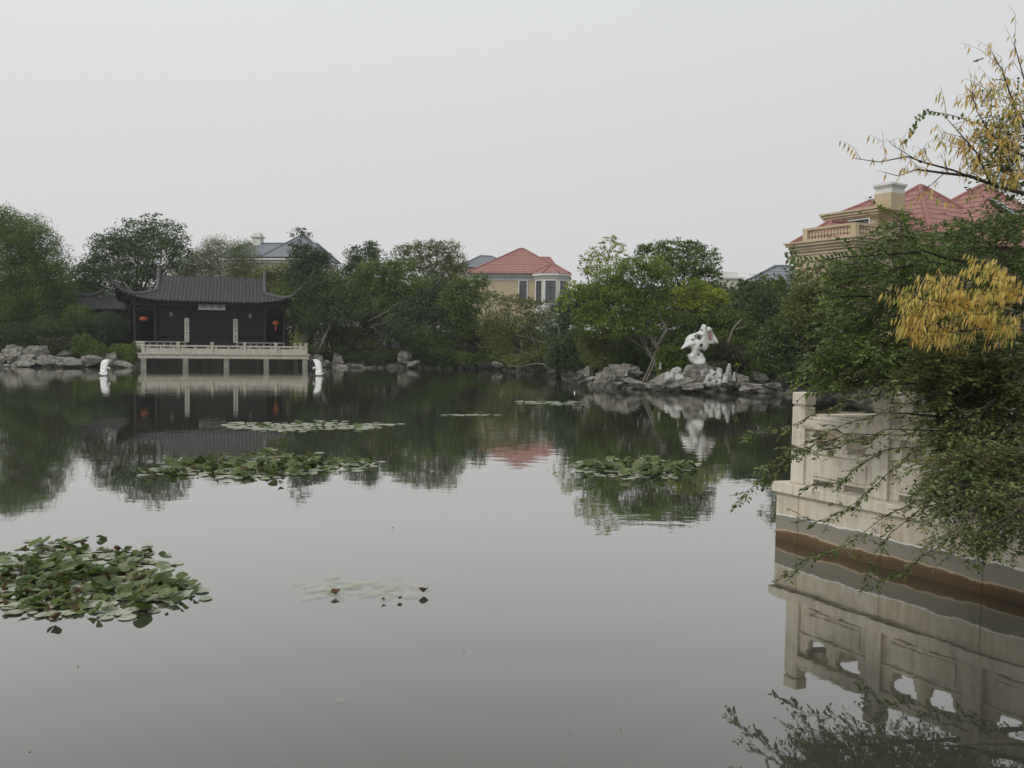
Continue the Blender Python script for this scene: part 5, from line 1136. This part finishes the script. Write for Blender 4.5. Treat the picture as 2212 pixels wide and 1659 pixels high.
# ================================================================== WATER LILIES
def disc_leaves(C0, R, tilt, az, n=9, cup=0.0, notch=True, wav=.0):
    """round notched pads; returns V,F with quads fanned round a centre"""
    N_ = len(C0); th = np.linspace(.18 if notch else 0, 2 * PI - (.18 if notch else 0), 2 * n + 1)
    x = np.cos(th); y = np.sin(th); loc = np.concatenate([[[0, 0, 0]], np.stack([x, y, np.full_like(x, 0)], 1)], 0)
    V = []
    ca, sa = np.cos(az), np.sin(az); ct, st = np.cos(tilt), np.sin(tilt)
    L_ = np.repeat(loc[None], N_, 0) * R[:, None, None]; rr = np.hypot(L_[..., 0], L_[..., 1])
    L_[..., 2] = cup[:, None] * rr ** 2 / R[:, None] + wav * R[:, None] * np.sin(3 * np.arctan2(L_[..., 1], L_[..., 0]) + az[:, None] * 5) * (rr / R[:, None])
    X = L_[..., 0]; Y = L_[..., 1] * ct[:, None] - L_[..., 2] * st[:, None]; Z = L_[..., 1] * st[:, None] + L_[..., 2] * ct[:, None]
    X2 = X * ca[:, None] - Y * sa[:, None]; Y2 = X * sa[:, None] + Y * ca[:, None]
    V = np.stack([X2, Y2, Z], -1) + C0[:, None, :]; k = loc.shape[0]
    f = np.array([(0, 1 + 2 * i, 2 + 2 * i, 3 + 2 * i) for i in range(n)]); F = (f[None] + (np.arange(N_) * k)[:, None, None]).reshape(-1, 4); return V.reshape(-1, 3), F
def padmat(name, cols, rough, spec=.5, trans=.15):
    return leafmat(name, cols, trans=trans, rough=rough, spec=spec, clump=1.5)
PADF = padmat('floating_pad', [(.16, .20, .10), (.27, .30, .19), (.36, .38, .27), (.42, .42, .30)], .5, .8)
PADS = padmat('sunken_pad', [(.40, .44, .26), (.50, .53, .34), (.58, .60, .42)], .4, .5)
PADR = padmat('raised_pad', [(.020, .040, .005), (.050, .085, .010), (.12, .16, .04), (.25, .27, .16)], .5, .5, .35)
PADB = padmat('withered_pad', [(.03, .022, .01), (.07, .045, .02), (.13, .08, .03), (.18, .14, .04)], .6, .3)
_n = PADS.node_tree; _o = _n.nodes['Material Output']; _s = _o.inputs[0].links[0].from_socket; _t = _n.nodes.new('ShaderNodeBsdfTransparent'); _m = _n.nodes.new('ShaderNodeMixShader'); _m.inputs[0].default_value = .84
_n.links.new(_s, _m.inputs[1]); _n.links.new(_t.outputs[0], _m.inputs[2]); _n.links.new(_m.outputs[0], _o.inputs[0])     # pads just under the surface, half veiled by water
def patch(label, lobes, nflat, nraised, nbrown, R, lift_=.07, flatmat=None, tiltmax=.9):
    """lobes: (u, v, ru, rv) ellipses on the water as seen in the photograph"""
    c = W(lobes[0][0], lobes[0][1]); t = thing('water_lily_patch', label, 'water lilies', c, 0, 'water lily patches on the pond')
    def pick(n, shrink=1.0):
        out = []; ws = np.array([l[2] * l[3] for l in lobes], float); ws /= ws.sum()
        for _ in range(n):
            l = lobes[RNG.choice(len(lobes), p=ws)]; a = RNG.uniform(0, 2 * PI); r = RNG.random() ** .6 * shrink * (1 + .22 * math.sin(a * 4 + l[0]) + .1 * math.sin(a * 9 + l[1])) * RNG.uniform(.85, 1.12)
            p = W(l[0] + l[2] * r * math.cos(a), l[1] + l[3] * r * math.sin(a)); out.append((p.x - c.x, p.y - c.y))
        return np.array(out)
    n = nflat; q = pick(n, 1.0); C0 = np.column_stack([q, .006 + .012 * RNG.random(n)]); rad = R * RNG.uniform(.55, 1.15, n)
    V, F = disc_leaves(C0, rad, RNG.normal(0, .02, n), RNG.uniform(0, 2 * PI, n), cup=np.full(n, .02), wav=.012); obj('floating_leaves', npmesh('floating_leaves', V, F), flatmat or PADF, t)
    if nraised:
        n = nraised; q = pick(n, .86); h = lift_ * RNG.uniform(.3, 1.5, n); tl = RNG.uniform(.12, tiltmax, n); rad = R * RNG.uniform(.6, 1.15, n)
        C0 = np.column_stack([q, h + rad * np.sin(tl) * .35]); az = RNG.uniform(0, 2 * PI, n)
        V, F = disc_leaves(C0, rad, tl, az, cup=RNG.uniform(-.25, .6, n), wav=.10); obj('raised_leaves', npmesh('raised_leaves', V, F), PADR, t)
    if nbrown:
        n = nbrown; q = pick(n, 1.0); rad = R * RNG.uniform(.22, .55, n); tl = RNG.uniform(.3, 1.3, n); C0 = np.column_stack([q, .02 + rad * .4])
        V, F = disc_leaves(C0, rad, tl, RNG.uniform(0, 2 * PI, n), cup=RNG.uniform(.5, 1.3, n), wav=.2, notch=False); obj('withered_leaves', npmesh('withered_leaves', V, F), PADB, t)
patch('long flat patch of pale lily pads farthest out, in front of the terrace reflection', [(660, 921, 130, 11), (580, 924, 80, 9), (745, 921, 90, 8), (520, 918, 34, 8), (820, 918, 40, 3), (850, 917, 8, 2)], 330, 14, 8, .125, .02)
patch('large lily patch with raised leaves left of centre', [(560, 1008, 170, 26), (470, 1012, 130, 22), (660, 1006, 110, 22), (380, 1016, 60, 16), (770, 1000, 60, 9), (335, 1024, 42, 8), (290, 1027, 20, 3)], 420, 270, 80, .10, .045, tiltmax=.75)
patch('small oval lily patch with raised leaves right of centre', [(1370, 1013, 110, 20), (1300, 1010, 60, 16), (1430, 1014, 80, 14), (1400, 1030, 70, 6), (1235, 1008, 14, 2)], 200, 170, 20, .105, .07, tiltmax=.8)
patch('nearest lily patch with dark curled leaves at the left edge', [(160, 1240, 200, 62), (60, 1260, 150, 66), (240, 1270, 160, 52), (150, 1190, 110, 30), (340, 1290, 100, 34), (100, 1310, 130, 28), (290, 1200, 70, 22), (380, 1270, 60, 20)], 430, 330, 80, .080, .028, tiltmax=.7)
patch('faint half-sunken lily pads in the open water', [(770, 1272, 90, 26), (720, 1280, 70, 18), (830, 1270, 80, 20), (860, 1285, 50, 8), (690, 1272, 50, 14)], 85, 0, 0, .075, .02, flatmat=PADS)
patch('thin pale streak of lily pads below the drifting branch', [(1185, 870, 62, 3.2), (1140, 868, 34, 1.6), (1220, 874, 40, 2)], 90, 0, 0, .12, .01)
patch('very thin scattered streak of lily pads left of the drifting branch', [(1010, 897, 72, 1.4), (1060, 897, 30, 1)], 34, 0, 0, .11, .01)
for i, (u, v, w_, lab) in enumerate(((725, 1288, 20, 'dark curled dead leaf at the left of the half-sunken pads'), (828, 1301, 11, 'small dark curled leaf below the half-sunken pads'), (862, 1298, 13, 'narrow dark curled leaf right of the small one'), (915, 1284, 22, 'largest dark curled leaf at the right end of the half-sunken pads'), (120, 1345, 30, 'dark rounded leaf alone below the nearest lily patch'), (736, 1515, 20, 'pale leaf floating alone in the lower middle'), (849, 1143, 4, 'tiny dark leaf floating in the open middle'), (605, 1048, 14, 'dark leaf just below the large lily patch'))):
    p = W(u, v); k = mpp(p.y); R_ = w_ * k / 2; pale = i in (5,)
    V, F = disc_leaves(np.array([[0, 0, .012 + (0 if pale else R_ * .18)]]), np.array([R_]), np.array([.02 if pale else .25]), np.array([i * 1.1]), cup=np.array([.0 if pale else .9]), wav=.02 if pale else .15)
    o = obj('floating_leaf', npmesh('floating_leaf', V, F), PADS if pale else PADB); o.location = p; tag(o, lab, 'leaf')

n = 26; q = []
for _ in range(n):
    p = W(RNG.uniform(40, 1640), RNG.uniform(860, 1640)); q.append((p.x, p.y, .006))
V, F = disc_leaves(np.array(q), RNG.uniform(.004, .011, n), RNG.normal(0, .05, n), RNG.uniform(0, 2 * PI, n), n=4, cup=RNG.uniform(0, .4, n), wav=.1)
tag(obj('floating_litter', npmesh('floating_litter', V, F), PADB), 'tiny specks of leaf litter floating all over the pond', 'litter', kind='stuff')

# ================================================================== NEAR BRANCHES AT THE RIGHT
class Spray:
    """collects leaves and twigs for one near plant"""
    def __init__(s, seed): s.c = []; s.n = []; s.a = []; s.l = []; s.w = []; s.mb = MB(); s.r = random.Random(seed)
    def leaf(s, p, d, l, w, nrm): s.c.append(p + d * l * .5); s.a.append(d); s.n.append(nrm); s.l.append(l); s.w.append(w)
    def twig(s, p, d, length, leaf, sp, droop=.25, r=.004, wf=.5, split=3, hang=0.0, bare=.0):
        """one twig with alternate leaves and a few side twigs"""
        rnd = s.r; n = max(3, int(length / sp)); pts = [p.copy()]; q = p.copy(); d = d.normalized(); sidev = d.cross(Vector((0, 0, 1)));
        sidev = sidev.normalized() if sidev.length > .1 else Vector((1, 0, 0))
        for i in range(n):
            d = (d + Vector((rnd.gauss(0, .07), rnd.gauss(0, .07), rnd.gauss(-droop * .08, .06)))).normalized(); q = q + d * sp; pts.append(q.copy())
            if rnd.random() < bare: continue
            sg = 1 if i % 2 else -1
            for sgn in ((sg,) if rnd.random() < .6 else (1, -1)):
                ld = (d * rnd.uniform(.3, .9) + sidev * sgn * rnd.uniform(.5, 1) + Vector((0, 0, rnd.uniform(-.4, .3) - hang * 2.4))).normalized()
                nr = Vector((rnd.gauss(0, .5), rnd.gauss(0, .5), 1)) if hang < .3 else Vector((rnd.gauss(0, 1), rnd.gauss(0, 1), rnd.gauss(0, .3)))
                nr = nr - ld * nr.dot(ld); nr = nr.normalized() if nr.length > .01 else Vector((0, 0, 1)); ll = leaf * rnd.uniform(.65, 1.2); s.leaf(q, ld, ll, ll * wf, nr)
            if split and i and i % max(2, n // split) == 0 and rnd.random() < .8:
                sd = (d + sidev * rnd.choice((-1, 1)) * rnd.uniform(.4, .9) + Vector((0, 0, rnd.uniform(-.4, .4)))).normalized(); s.twig(q, sd, length * rnd.uniform(.25, .45), leaf * .9, sp, droop, r * .6, wf, 0, hang, bare)
        step = max(1, n // 5); pl = pts[::step] + ([pts[-1]] if (n % step) else []); s.mb.tube(pl, [r * (1 - .75 * i / (len(pl) - 1)) for i in range(len(pl))], 4)
    def limb(s, pts, r0, r1, n=6): s.mb.tube(pts, [r0 + (r1 - r0) * i / (len(pts) - 1) for i in range(len(pts))], n)
    def finish(s, parent, org, mat, bark, fold=.12, tname='branches', lname='foliage'):
        o = np.array(org); V, F = leaf_faces(np.array(s.c) - o, unit(np.array(s.n)), np.array(s.a), np.array(s.l), np.array(s.w), fold)
        obj(tname, s.mb, bark, parent, smooth=True, org=org); return obj(lname, npmesh(lname, V, F), mat, parent)
def poly(pts, Y0, Y1):
    n = len(pts); return [P(u, v, Y0 + (Y1 - Y0) * i / (n - 1)) for i, (u, v) in enumerate(pts)]
def along(pl, f):
    k = f * (len(pl) - 1); i = min(int(k), len(pl) - 2); return pl[i].lerp(pl[i + 1], k - i), (pl[i + 1] - pl[i]).normalized()

# ---- small-leaved tree leaning out over the balustrade
base = Vector((8.6, 8.6, .81)); nt_ = thing('small_leaved_tree', 'near small-leaved dark green tree leaning in from the right over the balustrade', 'tree', base)
sp_ = Spray(4)
sp_.mb.tube([base - Vector((0, 0, .4)), base + Vector((-.1, 0, .3)), base + Vector((-.5, -.1, 1.0)), base + Vector((-1.0, -.2, 1.5))], [.16, .13, .11, .09], 8)
LIMBS = [([(2420, 900), (2250, 900), (2080, 905), (1960, 893), (1900, 892)], 8.8, 8.4), ([(2420, 960), (2250, 990), (2120, 1030), (2040, 1050), (1990, 1075)], 8.6, 8.2), ([(2420, 900), (2300, 800), (2180, 780), (2050, 790), (1940, 800)], 9.0, 8.8),
         ([(2420, 980), (2300, 1080), (2180, 1120), (2090, 1160)], 8.4, 7.6), ([(2420, 940), (2250, 930), (2100, 960), (1980, 985)], 8.5, 8.3)]
for pts, Y0, Y1 in LIMBS: sp_.limb(poly(pts, Y0, Y1), .032, .002)
for pts, Y0, Y1 in LIMBS:
    root = P(*pts[0], Y0); a_ = base + Vector((-1.0, -.2, 1.5)); sp_.mb.tube([base + Vector((-.5, -.1, 1.0)), a_, a_.lerp(root, .5) + Vector((0, 0, .06)), root], [.07, .06, .045, .032], 7)
# mass of twigs
MASS = [(2120, 800, 110, 50, 280), (1990, 800, 80, 34, 130), (2200, 880, 70, 80, 260), (2110, 890, 80, 70, 240), (2030, 860, 50, 36, 60), (2210, 1010, 60, 90, 300), (2120, 1010, 70, 80, 240), (2075, 1000, 44, 60, 80), (2200, 1110, 50, 60, 150), (2120, 1105, 60, 50, 110), (2075, 1100, 40, 34, 34), (2070, 930, 50, 50, 80), (2230, 800, 60, 50, 100), (2340, 900, 100, 110, 200), (2340, 1030, 80, 90, 130)]
for u, v, ru, rv, n in MASS:
    for _k in range(max(2, n // 16)):                 # boughs: clumps of twigs with darker hollows between them
        a = sp_.r.uniform(0, 2 * PI); r = math.sqrt(sp_.r.random()); cu, cv_ = u + ru * r * math.cos(a), v + rv * r * math.sin(a); cy = 8.7 - 2.2 * min(1, max(0, (cv_ - 860) / 260)) + sp_.r.uniform(-.4, .4)
        bd = Vector((-1, sp_.r.gauss(-.2, .5), sp_.r.gauss(-.1 - (cv_ - 930) / 500, .45))); bp_ = P(cu, cv_, cy); bd.normalize(); sp_.limb([bp_ - bd * .35, bp_, bp_ + bd * .3], .006, .002, 4)
        for _ in range(13):
            p = bp_ + bd * sp_.r.uniform(-.25, .25) + Vector((sp_.r.gauss(0, .07), sp_.r.gauss(0, .1), sp_.r.gauss(0, .05))); d = bd + Vector((sp_.r.gauss(0, .45), sp_.r.gauss(0, .5), sp_.r.gauss(0, .4)))
            sp_.twig(p, d, sp_.r.uniform(.14, .34), .0075 * cy * sp_.r.uniform(.7, 1.2), .030, .5, .003, .52, 2)
# the long free twigs that cross the balustrade
FREE = [([(2020, 940), (1960, 985), (1900, 1040), (1850, 1085), (1790, 1120), (1735, 1120)], 8.6, 7.9), ([(2060, 1060), (1980, 1080), (1900, 1120), (1830, 1180), (1760, 1200), (1700, 1245)], 8.3, 7.6), ([(1990, 1100), (1920, 1160), (1880, 1210), (1870, 1260)], 8.0, 7.7),
        ([(1960, 870), (1880, 900), (1800, 930), (1740, 960), (1680, 985), (1640, 1010)], 8.8, 8.4), ([(1900, 850), (1810, 880), (1720, 910), (1650, 935), (1620, 945)], 8.9, 8.5),
        ([(1760, 960), (1700, 1000), (1650, 1030), (1595, 1078)], 8.7, 8.4), ([(2110, 1130), (2050, 1165), (2000, 1190), (1960, 1230), (1900, 1250)], 8.0, 7.6), ([(2160, 1120), (2120, 1160), (2095, 1190)], 8.0, 7.8),
        ([(2212, 1150), (2150, 1180), (2110, 1205)], 7.9, 7.7), ([(1900, 980), (1850, 1010), (1810, 1040), (1740, 1050)], 8.4, 8.2), ([(1840, 950), (1780, 975), (1735, 975), (1700, 965)], 8.5, 8.3)]
for pts, Y0, Y1 in FREE:
    if pts[0][0] < 2100: pts = [(max(pts[0][0] + 150, 2130), pts[0][1] - 25), (pts[0][0] + 70, pts[0][1] - 18)] + pts
    pl = poly(pts, Y0, Y1); pl = [q + Vector((0, 0, sp_.r.uniform(-.03, .03))) for a, b in zip(pl[:-1], pl[1:]) for q in (a, a.lerp(b, .5))] + [pl[-1]]; sp_.limb(pl, .006, .0018, 5)
    n = int(sum((b - a).length for a, b in zip(pl[:-1], pl[1:])) / .056)
    for i in range(n):
        p, d = along(pl, (i + .5) / n); dd = (d + Vector((sp_.r.gauss(0, .35), sp_.r.gauss(0, .5), sp_.r.gauss(-.1, .45)))).normalized(); sp_.twig(p, dd, sp_.r.uniform(.06, .2), .060, .026, .5, .0022, .52, 0)
# low twigs over the water that show as reflections at the lower right
NB = Spray(9)
sp_.finish(nt_, base, leafmat('foliage_small_leaved', [(.030, .052, .012), (.060, .098, .018), (.11, .15, .03), (.22, .24, .08), (.12, .08, .03)], spec=.5, rough=.42, clump=2.2), M['twig'])
print('near tree leaves', len(sp_.c))

# ---- mid tree with larger glossy leaves behind the balustrade
base = Vector((8.6, 11.6, .8)); t2 = thing('glossy_leaved_tree', 'dark glossy-leaved tree behind the balustrade with long feathery leaf sprays', 'tree', base); s2 = Spray(21)
s2.mb.tube([base - Vector((0, 0, .3)), base + Vector((-.2, 0, 1.5)), base + Vector((-.5, 0, 3))], [.16, .13, .08], 8)
for u, v, ru, rv, n, Y in ((1990, 640, 100, 60, 170, 10.4), (1930, 730, 90, 80, 190, 10.2), (2080, 700, 120, 70, 180, 10.4), (1880, 775, 100, 44, 170, 9.9), (1850, 690, 60, 60, 60, 10.4), (2180, 680, 80, 130, 240, 10.4), (2030, 770, 100, 44, 160, 10), (1800, 790, 50, 30, 44, 9.8), (2170, 560, 70, 50, 90, 10.6), (2030, 570, 60, 30, 40, 10.6), (1935, 525, 34, 34, 30, 10.2), (1950, 480, 10, 26, 14, 10), (1900, 570, 60, 26, 46, 10.2), (1990, 500, 36, 24, 22, 10.3), (2110, 500, 60, 26, 40, 10.6), (2190, 480, 40, 26, 40, 10.6), (2320, 650, 90, 140, 200, 10.5), (2400, 560, 60, 80, 80, 11)):
    for _ in range(n):
        a = s2.r.uniform(0, 2 * PI); r = math.sqrt(s2.r.random()); p = P(u + ru * r * math.cos(a), v + rv * r * math.sin(a), Y + s2.r.uniform(-.6, .9))
        d = Vector((-1 + s2.r.gauss(0, .6), s2.r.gauss(-.2, .5), s2.r.gauss(0, .5))); s2.twig(p, d, s2.r.uniform(.22, .5), .068, .042, .6, .004, .52, 2)
for pts, Y0, Y1 in (([(2050, 560), (1990, 540), (1960, 500), (1948, 462)], 10.2, 9.9), ([(1990, 545), (1900, 550), (1820, 555), (1760, 565), (1700, 560)], 10.2, 9.9), ([(1980, 570), (1900, 590), (1830, 600), (1775, 612)], 10.2, 9.9), ([(1880, 640), (1820, 640), (1770, 650)], 10.2, 9.9), ([(1850, 740), (1800, 760), (1745, 790)], 10.2, 9.9),
                    ([(2212, 640), (2120, 600), (2040, 570), (1960, 560)], 10.2, 9.9), ([(1870, 820), (1800, 835), (1740, 850)], 10.2, 9.9)):
    pl = poly(pts, Y0, Y1); s2.limb(pl, .016, .003, 5); n = int(sum((b - a).length for a, b in zip(pl[:-1], pl[1:])) / .055)
    for i in range(n):
        p, d = along(pl, (i + .5) / n)
        for sg in (-1, 1):
            ld = (d * .5 + Vector((0, .2 * sg, .8 * sg)) + Vector((s2.r.gauss(0, .2), s2.r.gauss(0, .2), s2.r.gauss(0, .2)))).normalized(); nr = Vector((s2.r.gauss(0, .4), -1, .5)); nr = (nr - ld * nr.dot(ld)).normalized(); s2.leaf(p, ld, .10 * s2.r.uniform(.7, 1.1), .042, nr)
for u, v, Y, h in ((2050, 560, 10.2, 2.6), (2212, 640, 10.2, 2.3), (1870, 820, 10.2, 1.6), (1850, 740, 10.2, 1.9), (1880, 640, 10.2, 2.2), (2400, 560, 11, 3)):
    e_ = P(u, v, Y); b_ = base + Vector((-.3, 0, h)); s2.mb.tube([b_, b_.lerp(e_, .5) + Vector((0, 0, .15)), e_], [.05, .035, .016], 6)
s2.finish(t2, base, leafmat('foliage_glossy', LEAFCOL['mid'], spec=.5, rough=.4, clump=2.0), M['twig'])

# ---- autumn tree with hanging yellow leaves
base = Vector((7.9, 10.4, .8)); M['yl'] = leafmat('foliage_yellow_mixed', [(.26, .12, .04), (.48, .29, .06), (.66, .46, .13), (.64, .50, .15), (.30, .33, .07), (.12, .2, .03)], trans=.4, rough=.55, clump=2.4)
t3 = thing('yellow_leaved_tree', 'near autumn tree with drooping yellow leaves reaching in at the upper right', 'tree', base); s3 = Spray(33)
s3.mb.tube([base - Vector((0, 0, .3)), base + Vector((-.1, 0, 1.5)), base + Vector((-.2, -.1, 3)), base + Vector((-.3, -.2, 4.4)), base + Vector((-.2, -.3, 6.2))], [.11, .09, .075, .055, .02], 8)
def yl(lst, Y0, Y1, r0, r1, dens, up=.6, leaf=.10, bare=.35, ln=(.12, .4)):
    pl = poly(lst, Y0, Y1); s3.limb(pl, r0, r1, 6); n = int(sum((b - a).length for a, b in zip(pl[:-1], pl[1:])) * dens)
    for i in range(n):
        p, d = along(pl, (i + .5) / n); dd = (d * .5 + Vector((s3.r.gauss(0, .5), s3.r.gauss(0, .6), up + s3.r.gauss(0, .5)))).normalized(); s3.twig(p, dd, s3.r.uniform(*ln), leaf, .05, .2, .0035, .21, 2, 1.0, bare)
A_ = 9.2
def to_trunk(u, v, Y, h, r):
    e_ = P(u, v, Y); b_ = base + Vector((-.15, -.1, h)); s3.mb.tube([b_, b_.lerp(e_, .5) + Vector((0, 0, .12)), e_], [r * 1.6, r * 1.25, r], 6)
for a in ((2420, 470, A_, 3.4, .03), (2300, 440, 9.2, 3.9, .018), (2330, 400, 9.2, 4.2, .016), (2250, 360, 9.1, 4.4, .012), (2420, 640, 8.4, 2.6, .022), (2300, 700, 8.2, 2.4, .016)): to_trunk(*a)
yl([(2420, 470), (2300, 440), (2212, 418), (2140, 398), (2095, 380), (2040, 374), (1980, 366)], A_, 8.7, .03, .010, 7)
yl([(2100, 384), (2060, 368), (2000, 352), (1960, 338), (1900, 350), (1845, 342)], 8.8, 8.4, .013, .003, 7, .35, .095, .25)
yl([(1980, 366), (1940, 380), (1910, 372)], 8.7, 8.6, .006, .003, 5, .1, .09, .5)
yl([(1990, 352), (1955, 330), (1930, 315), (1915, 300)], 8.7, 8.6, .006, .002, 8, .3, .09, .55)
yl([(2140, 398), (2110, 330), (2075, 290), (2040, 250)], 8.9, 8.7, .012, .003, 10, .4, .09, .4)
yl([(2300, 440), (2240, 330), (2190, 230), (2165, 150), (2150, 130)], 9.2, 9.0, .018, .003, 10, .5, .095, .35)
yl([(2330, 400), (2260, 250), (2212, 170), (2190, 90)], 9.2, 9.0, .016, .003, 7, .6, .09, .65)
yl([(2250, 360), (2180, 320), (2140, 290), (2110, 240), (2100, 200)], 9.1, 8.9, .012, .003, 12, .4, .095, .35)
yl([(2040, 374), (2010, 400), (1990, 410)], 8.8, 8.7, .005, .003, 9, -.2, .09, .2)
for c_, ru, rv, n in (((2150, 300), 60, 50, 44), ((2190, 230), 30, 50, 28), ((2180, 360), 50, 40, 36), ((2090, 310), 50, 24, 22), ((2140, 200), 30, 30, 26), ((2190, 300), 30, 60, 34), ((2195, 400), 22, 24, 20), ((2120, 345), 50, 22, 24)):
    for _ in range(n):
        p = P(c_[0] + s3.r.gauss(0, .5) * ru, c_[1] + s3.r.gauss(0, .5) * rv, 9 + s3.r.uniform(-.4, .4)); s3.twig(p, Vector((s3.r.gauss(-.3, .6), s3.r.gauss(0, .6), s3.r.gauss(.4, .5))), s3.r.uniform(.12, .3), .095, .05, .2, .003, .21, 1, 1.0, .25)
# the dense yellow bough lower down
yl([(2420, 640), (2300, 650), (2212, 655), (2100, 660), (2020, 650), (1960, 640)], 8.4, 7.9, .022, .005, 6, .1, .10, .1, (.12, .3))
yl([(2300, 700), (2180, 705), (2080, 715), (2000, 700), (1955, 715)], 8.2, 7.8, .016, .004, 6, .1, .10, .1, (.12, .3))
for c_, ru, rv, n in (((2050, 612), 50, 20, 34), ((2150, 578), 40, 20, 30), ((2195, 620), 40, 34, 60), ((2120, 640), 46, 22, 44), ((2040, 668), 60, 20, 52), ((2150, 690), 60, 26, 64), ((1990, 700), 34, 18, 26), ((2065, 722), 46, 18, 44), ((1975, 640), 26, 12, 12), ((2200, 715), 30, 16, 18), ((2010, 735), 22, 10, 8)):
    for _ in range(n):
        a = s3.r.uniform(0, 6.28); q = s3.r.random() ** .6
        p = P(c_[0] + q * math.cos(a) * ru, c_[1] + q * math.sin(a) * rv, 8 + s3.r.uniform(-.45, .45)); s3.twig(p, Vector((-1 + s3.r.gauss(0, .6), s3.r.gauss(0, .5), s3.r.gauss(.1, .35))), s3.r.uniform(.08, .26), .095, .032, .2, .003, .19, 0, .95, .12)
s3.finish(t3, base, M['yl'], M['twig'], .1)
# green climbing sprig arching through the yellow twigs
base = P(2212, 380, 9.4); t4 = thing('climbing_vine', 'thin green round-leaved vine arching through the bare yellow-leaved twigs', 'vine', base); s4 = Spray(5)
for pts in ([(2212, 380), (2170, 300), (2120, 270), (2060, 250), (2010, 240), (1985, 255), (1970, 285), (1958, 305)], [(2212, 420), (2170, 350), (2150, 310), (2120, 300)], [(2300, 300), (2212, 260), (2180, 250)], [(2260, 420), (2212, 400), (2170, 410), (2190, 440)]):
    pl = poly(pts, 9.3, 8.8); s4.limb(pl, .006, .0025, 4); n = int(sum((b - a).length for a, b in zip(pl[:-1], pl[1:])) / .05)
    for i in range(n):
        p, d = along(pl, (i + .5) / n); ld = (d * .3 + Vector((s4.r.gauss(0, .5), s4.r.gauss(0, .5), s4.r.choice((-1, 1)) * .7))).normalized(); nr = Vector((s4.r.gauss(0, .4), -1, .2)); nr = (nr - ld * nr.dot(ld)).normalized(); s4.leaf(p, ld, .06 * s4.r.uniform(.8, 1.2), .04, nr)
for _ in range(300):
    p = P(2185 + s4.r.gauss(0, 36), 350 + s4.r.gauss(0, 65), 9.3 + s4.r.uniform(-.3, .5)); s4.twig(p, Vector((s4.r.gauss(-.3, .6), s4.r.gauss(0, .5), s4.r.gauss(0, .5))), s4.r.uniform(.1, .25), .05, .035, .3, .0025, .6, 0)
s4.finish(t4, base, LM('mid', spec=.4), M['twig'])

# ================================================================== HAZE
hz = MB(); hz.box((0, 70, 10.5), (340, 200, 27)); hm = bpy.data.materials.new('thin_haze'); hm.use_nodes = True; hn = hm.node_tree; hn.nodes.clear()
ho = hn.nodes.new('ShaderNodeOutputMaterial'); hv = hn.nodes.new('ShaderNodeVolumePrincipled'); hv.inputs['Color'].default_value = (.93, .94, .95, 1); hv.inputs['Density'].default_value = .0005; hv.inputs['Anisotropy'].default_value = .2
hn.links.new(hv.outputs[0], ho.inputs['Volume']); tag(obj('haze', hz, hm), 'thin pale haze in the air over the pond', 'haze', kind='stuff')
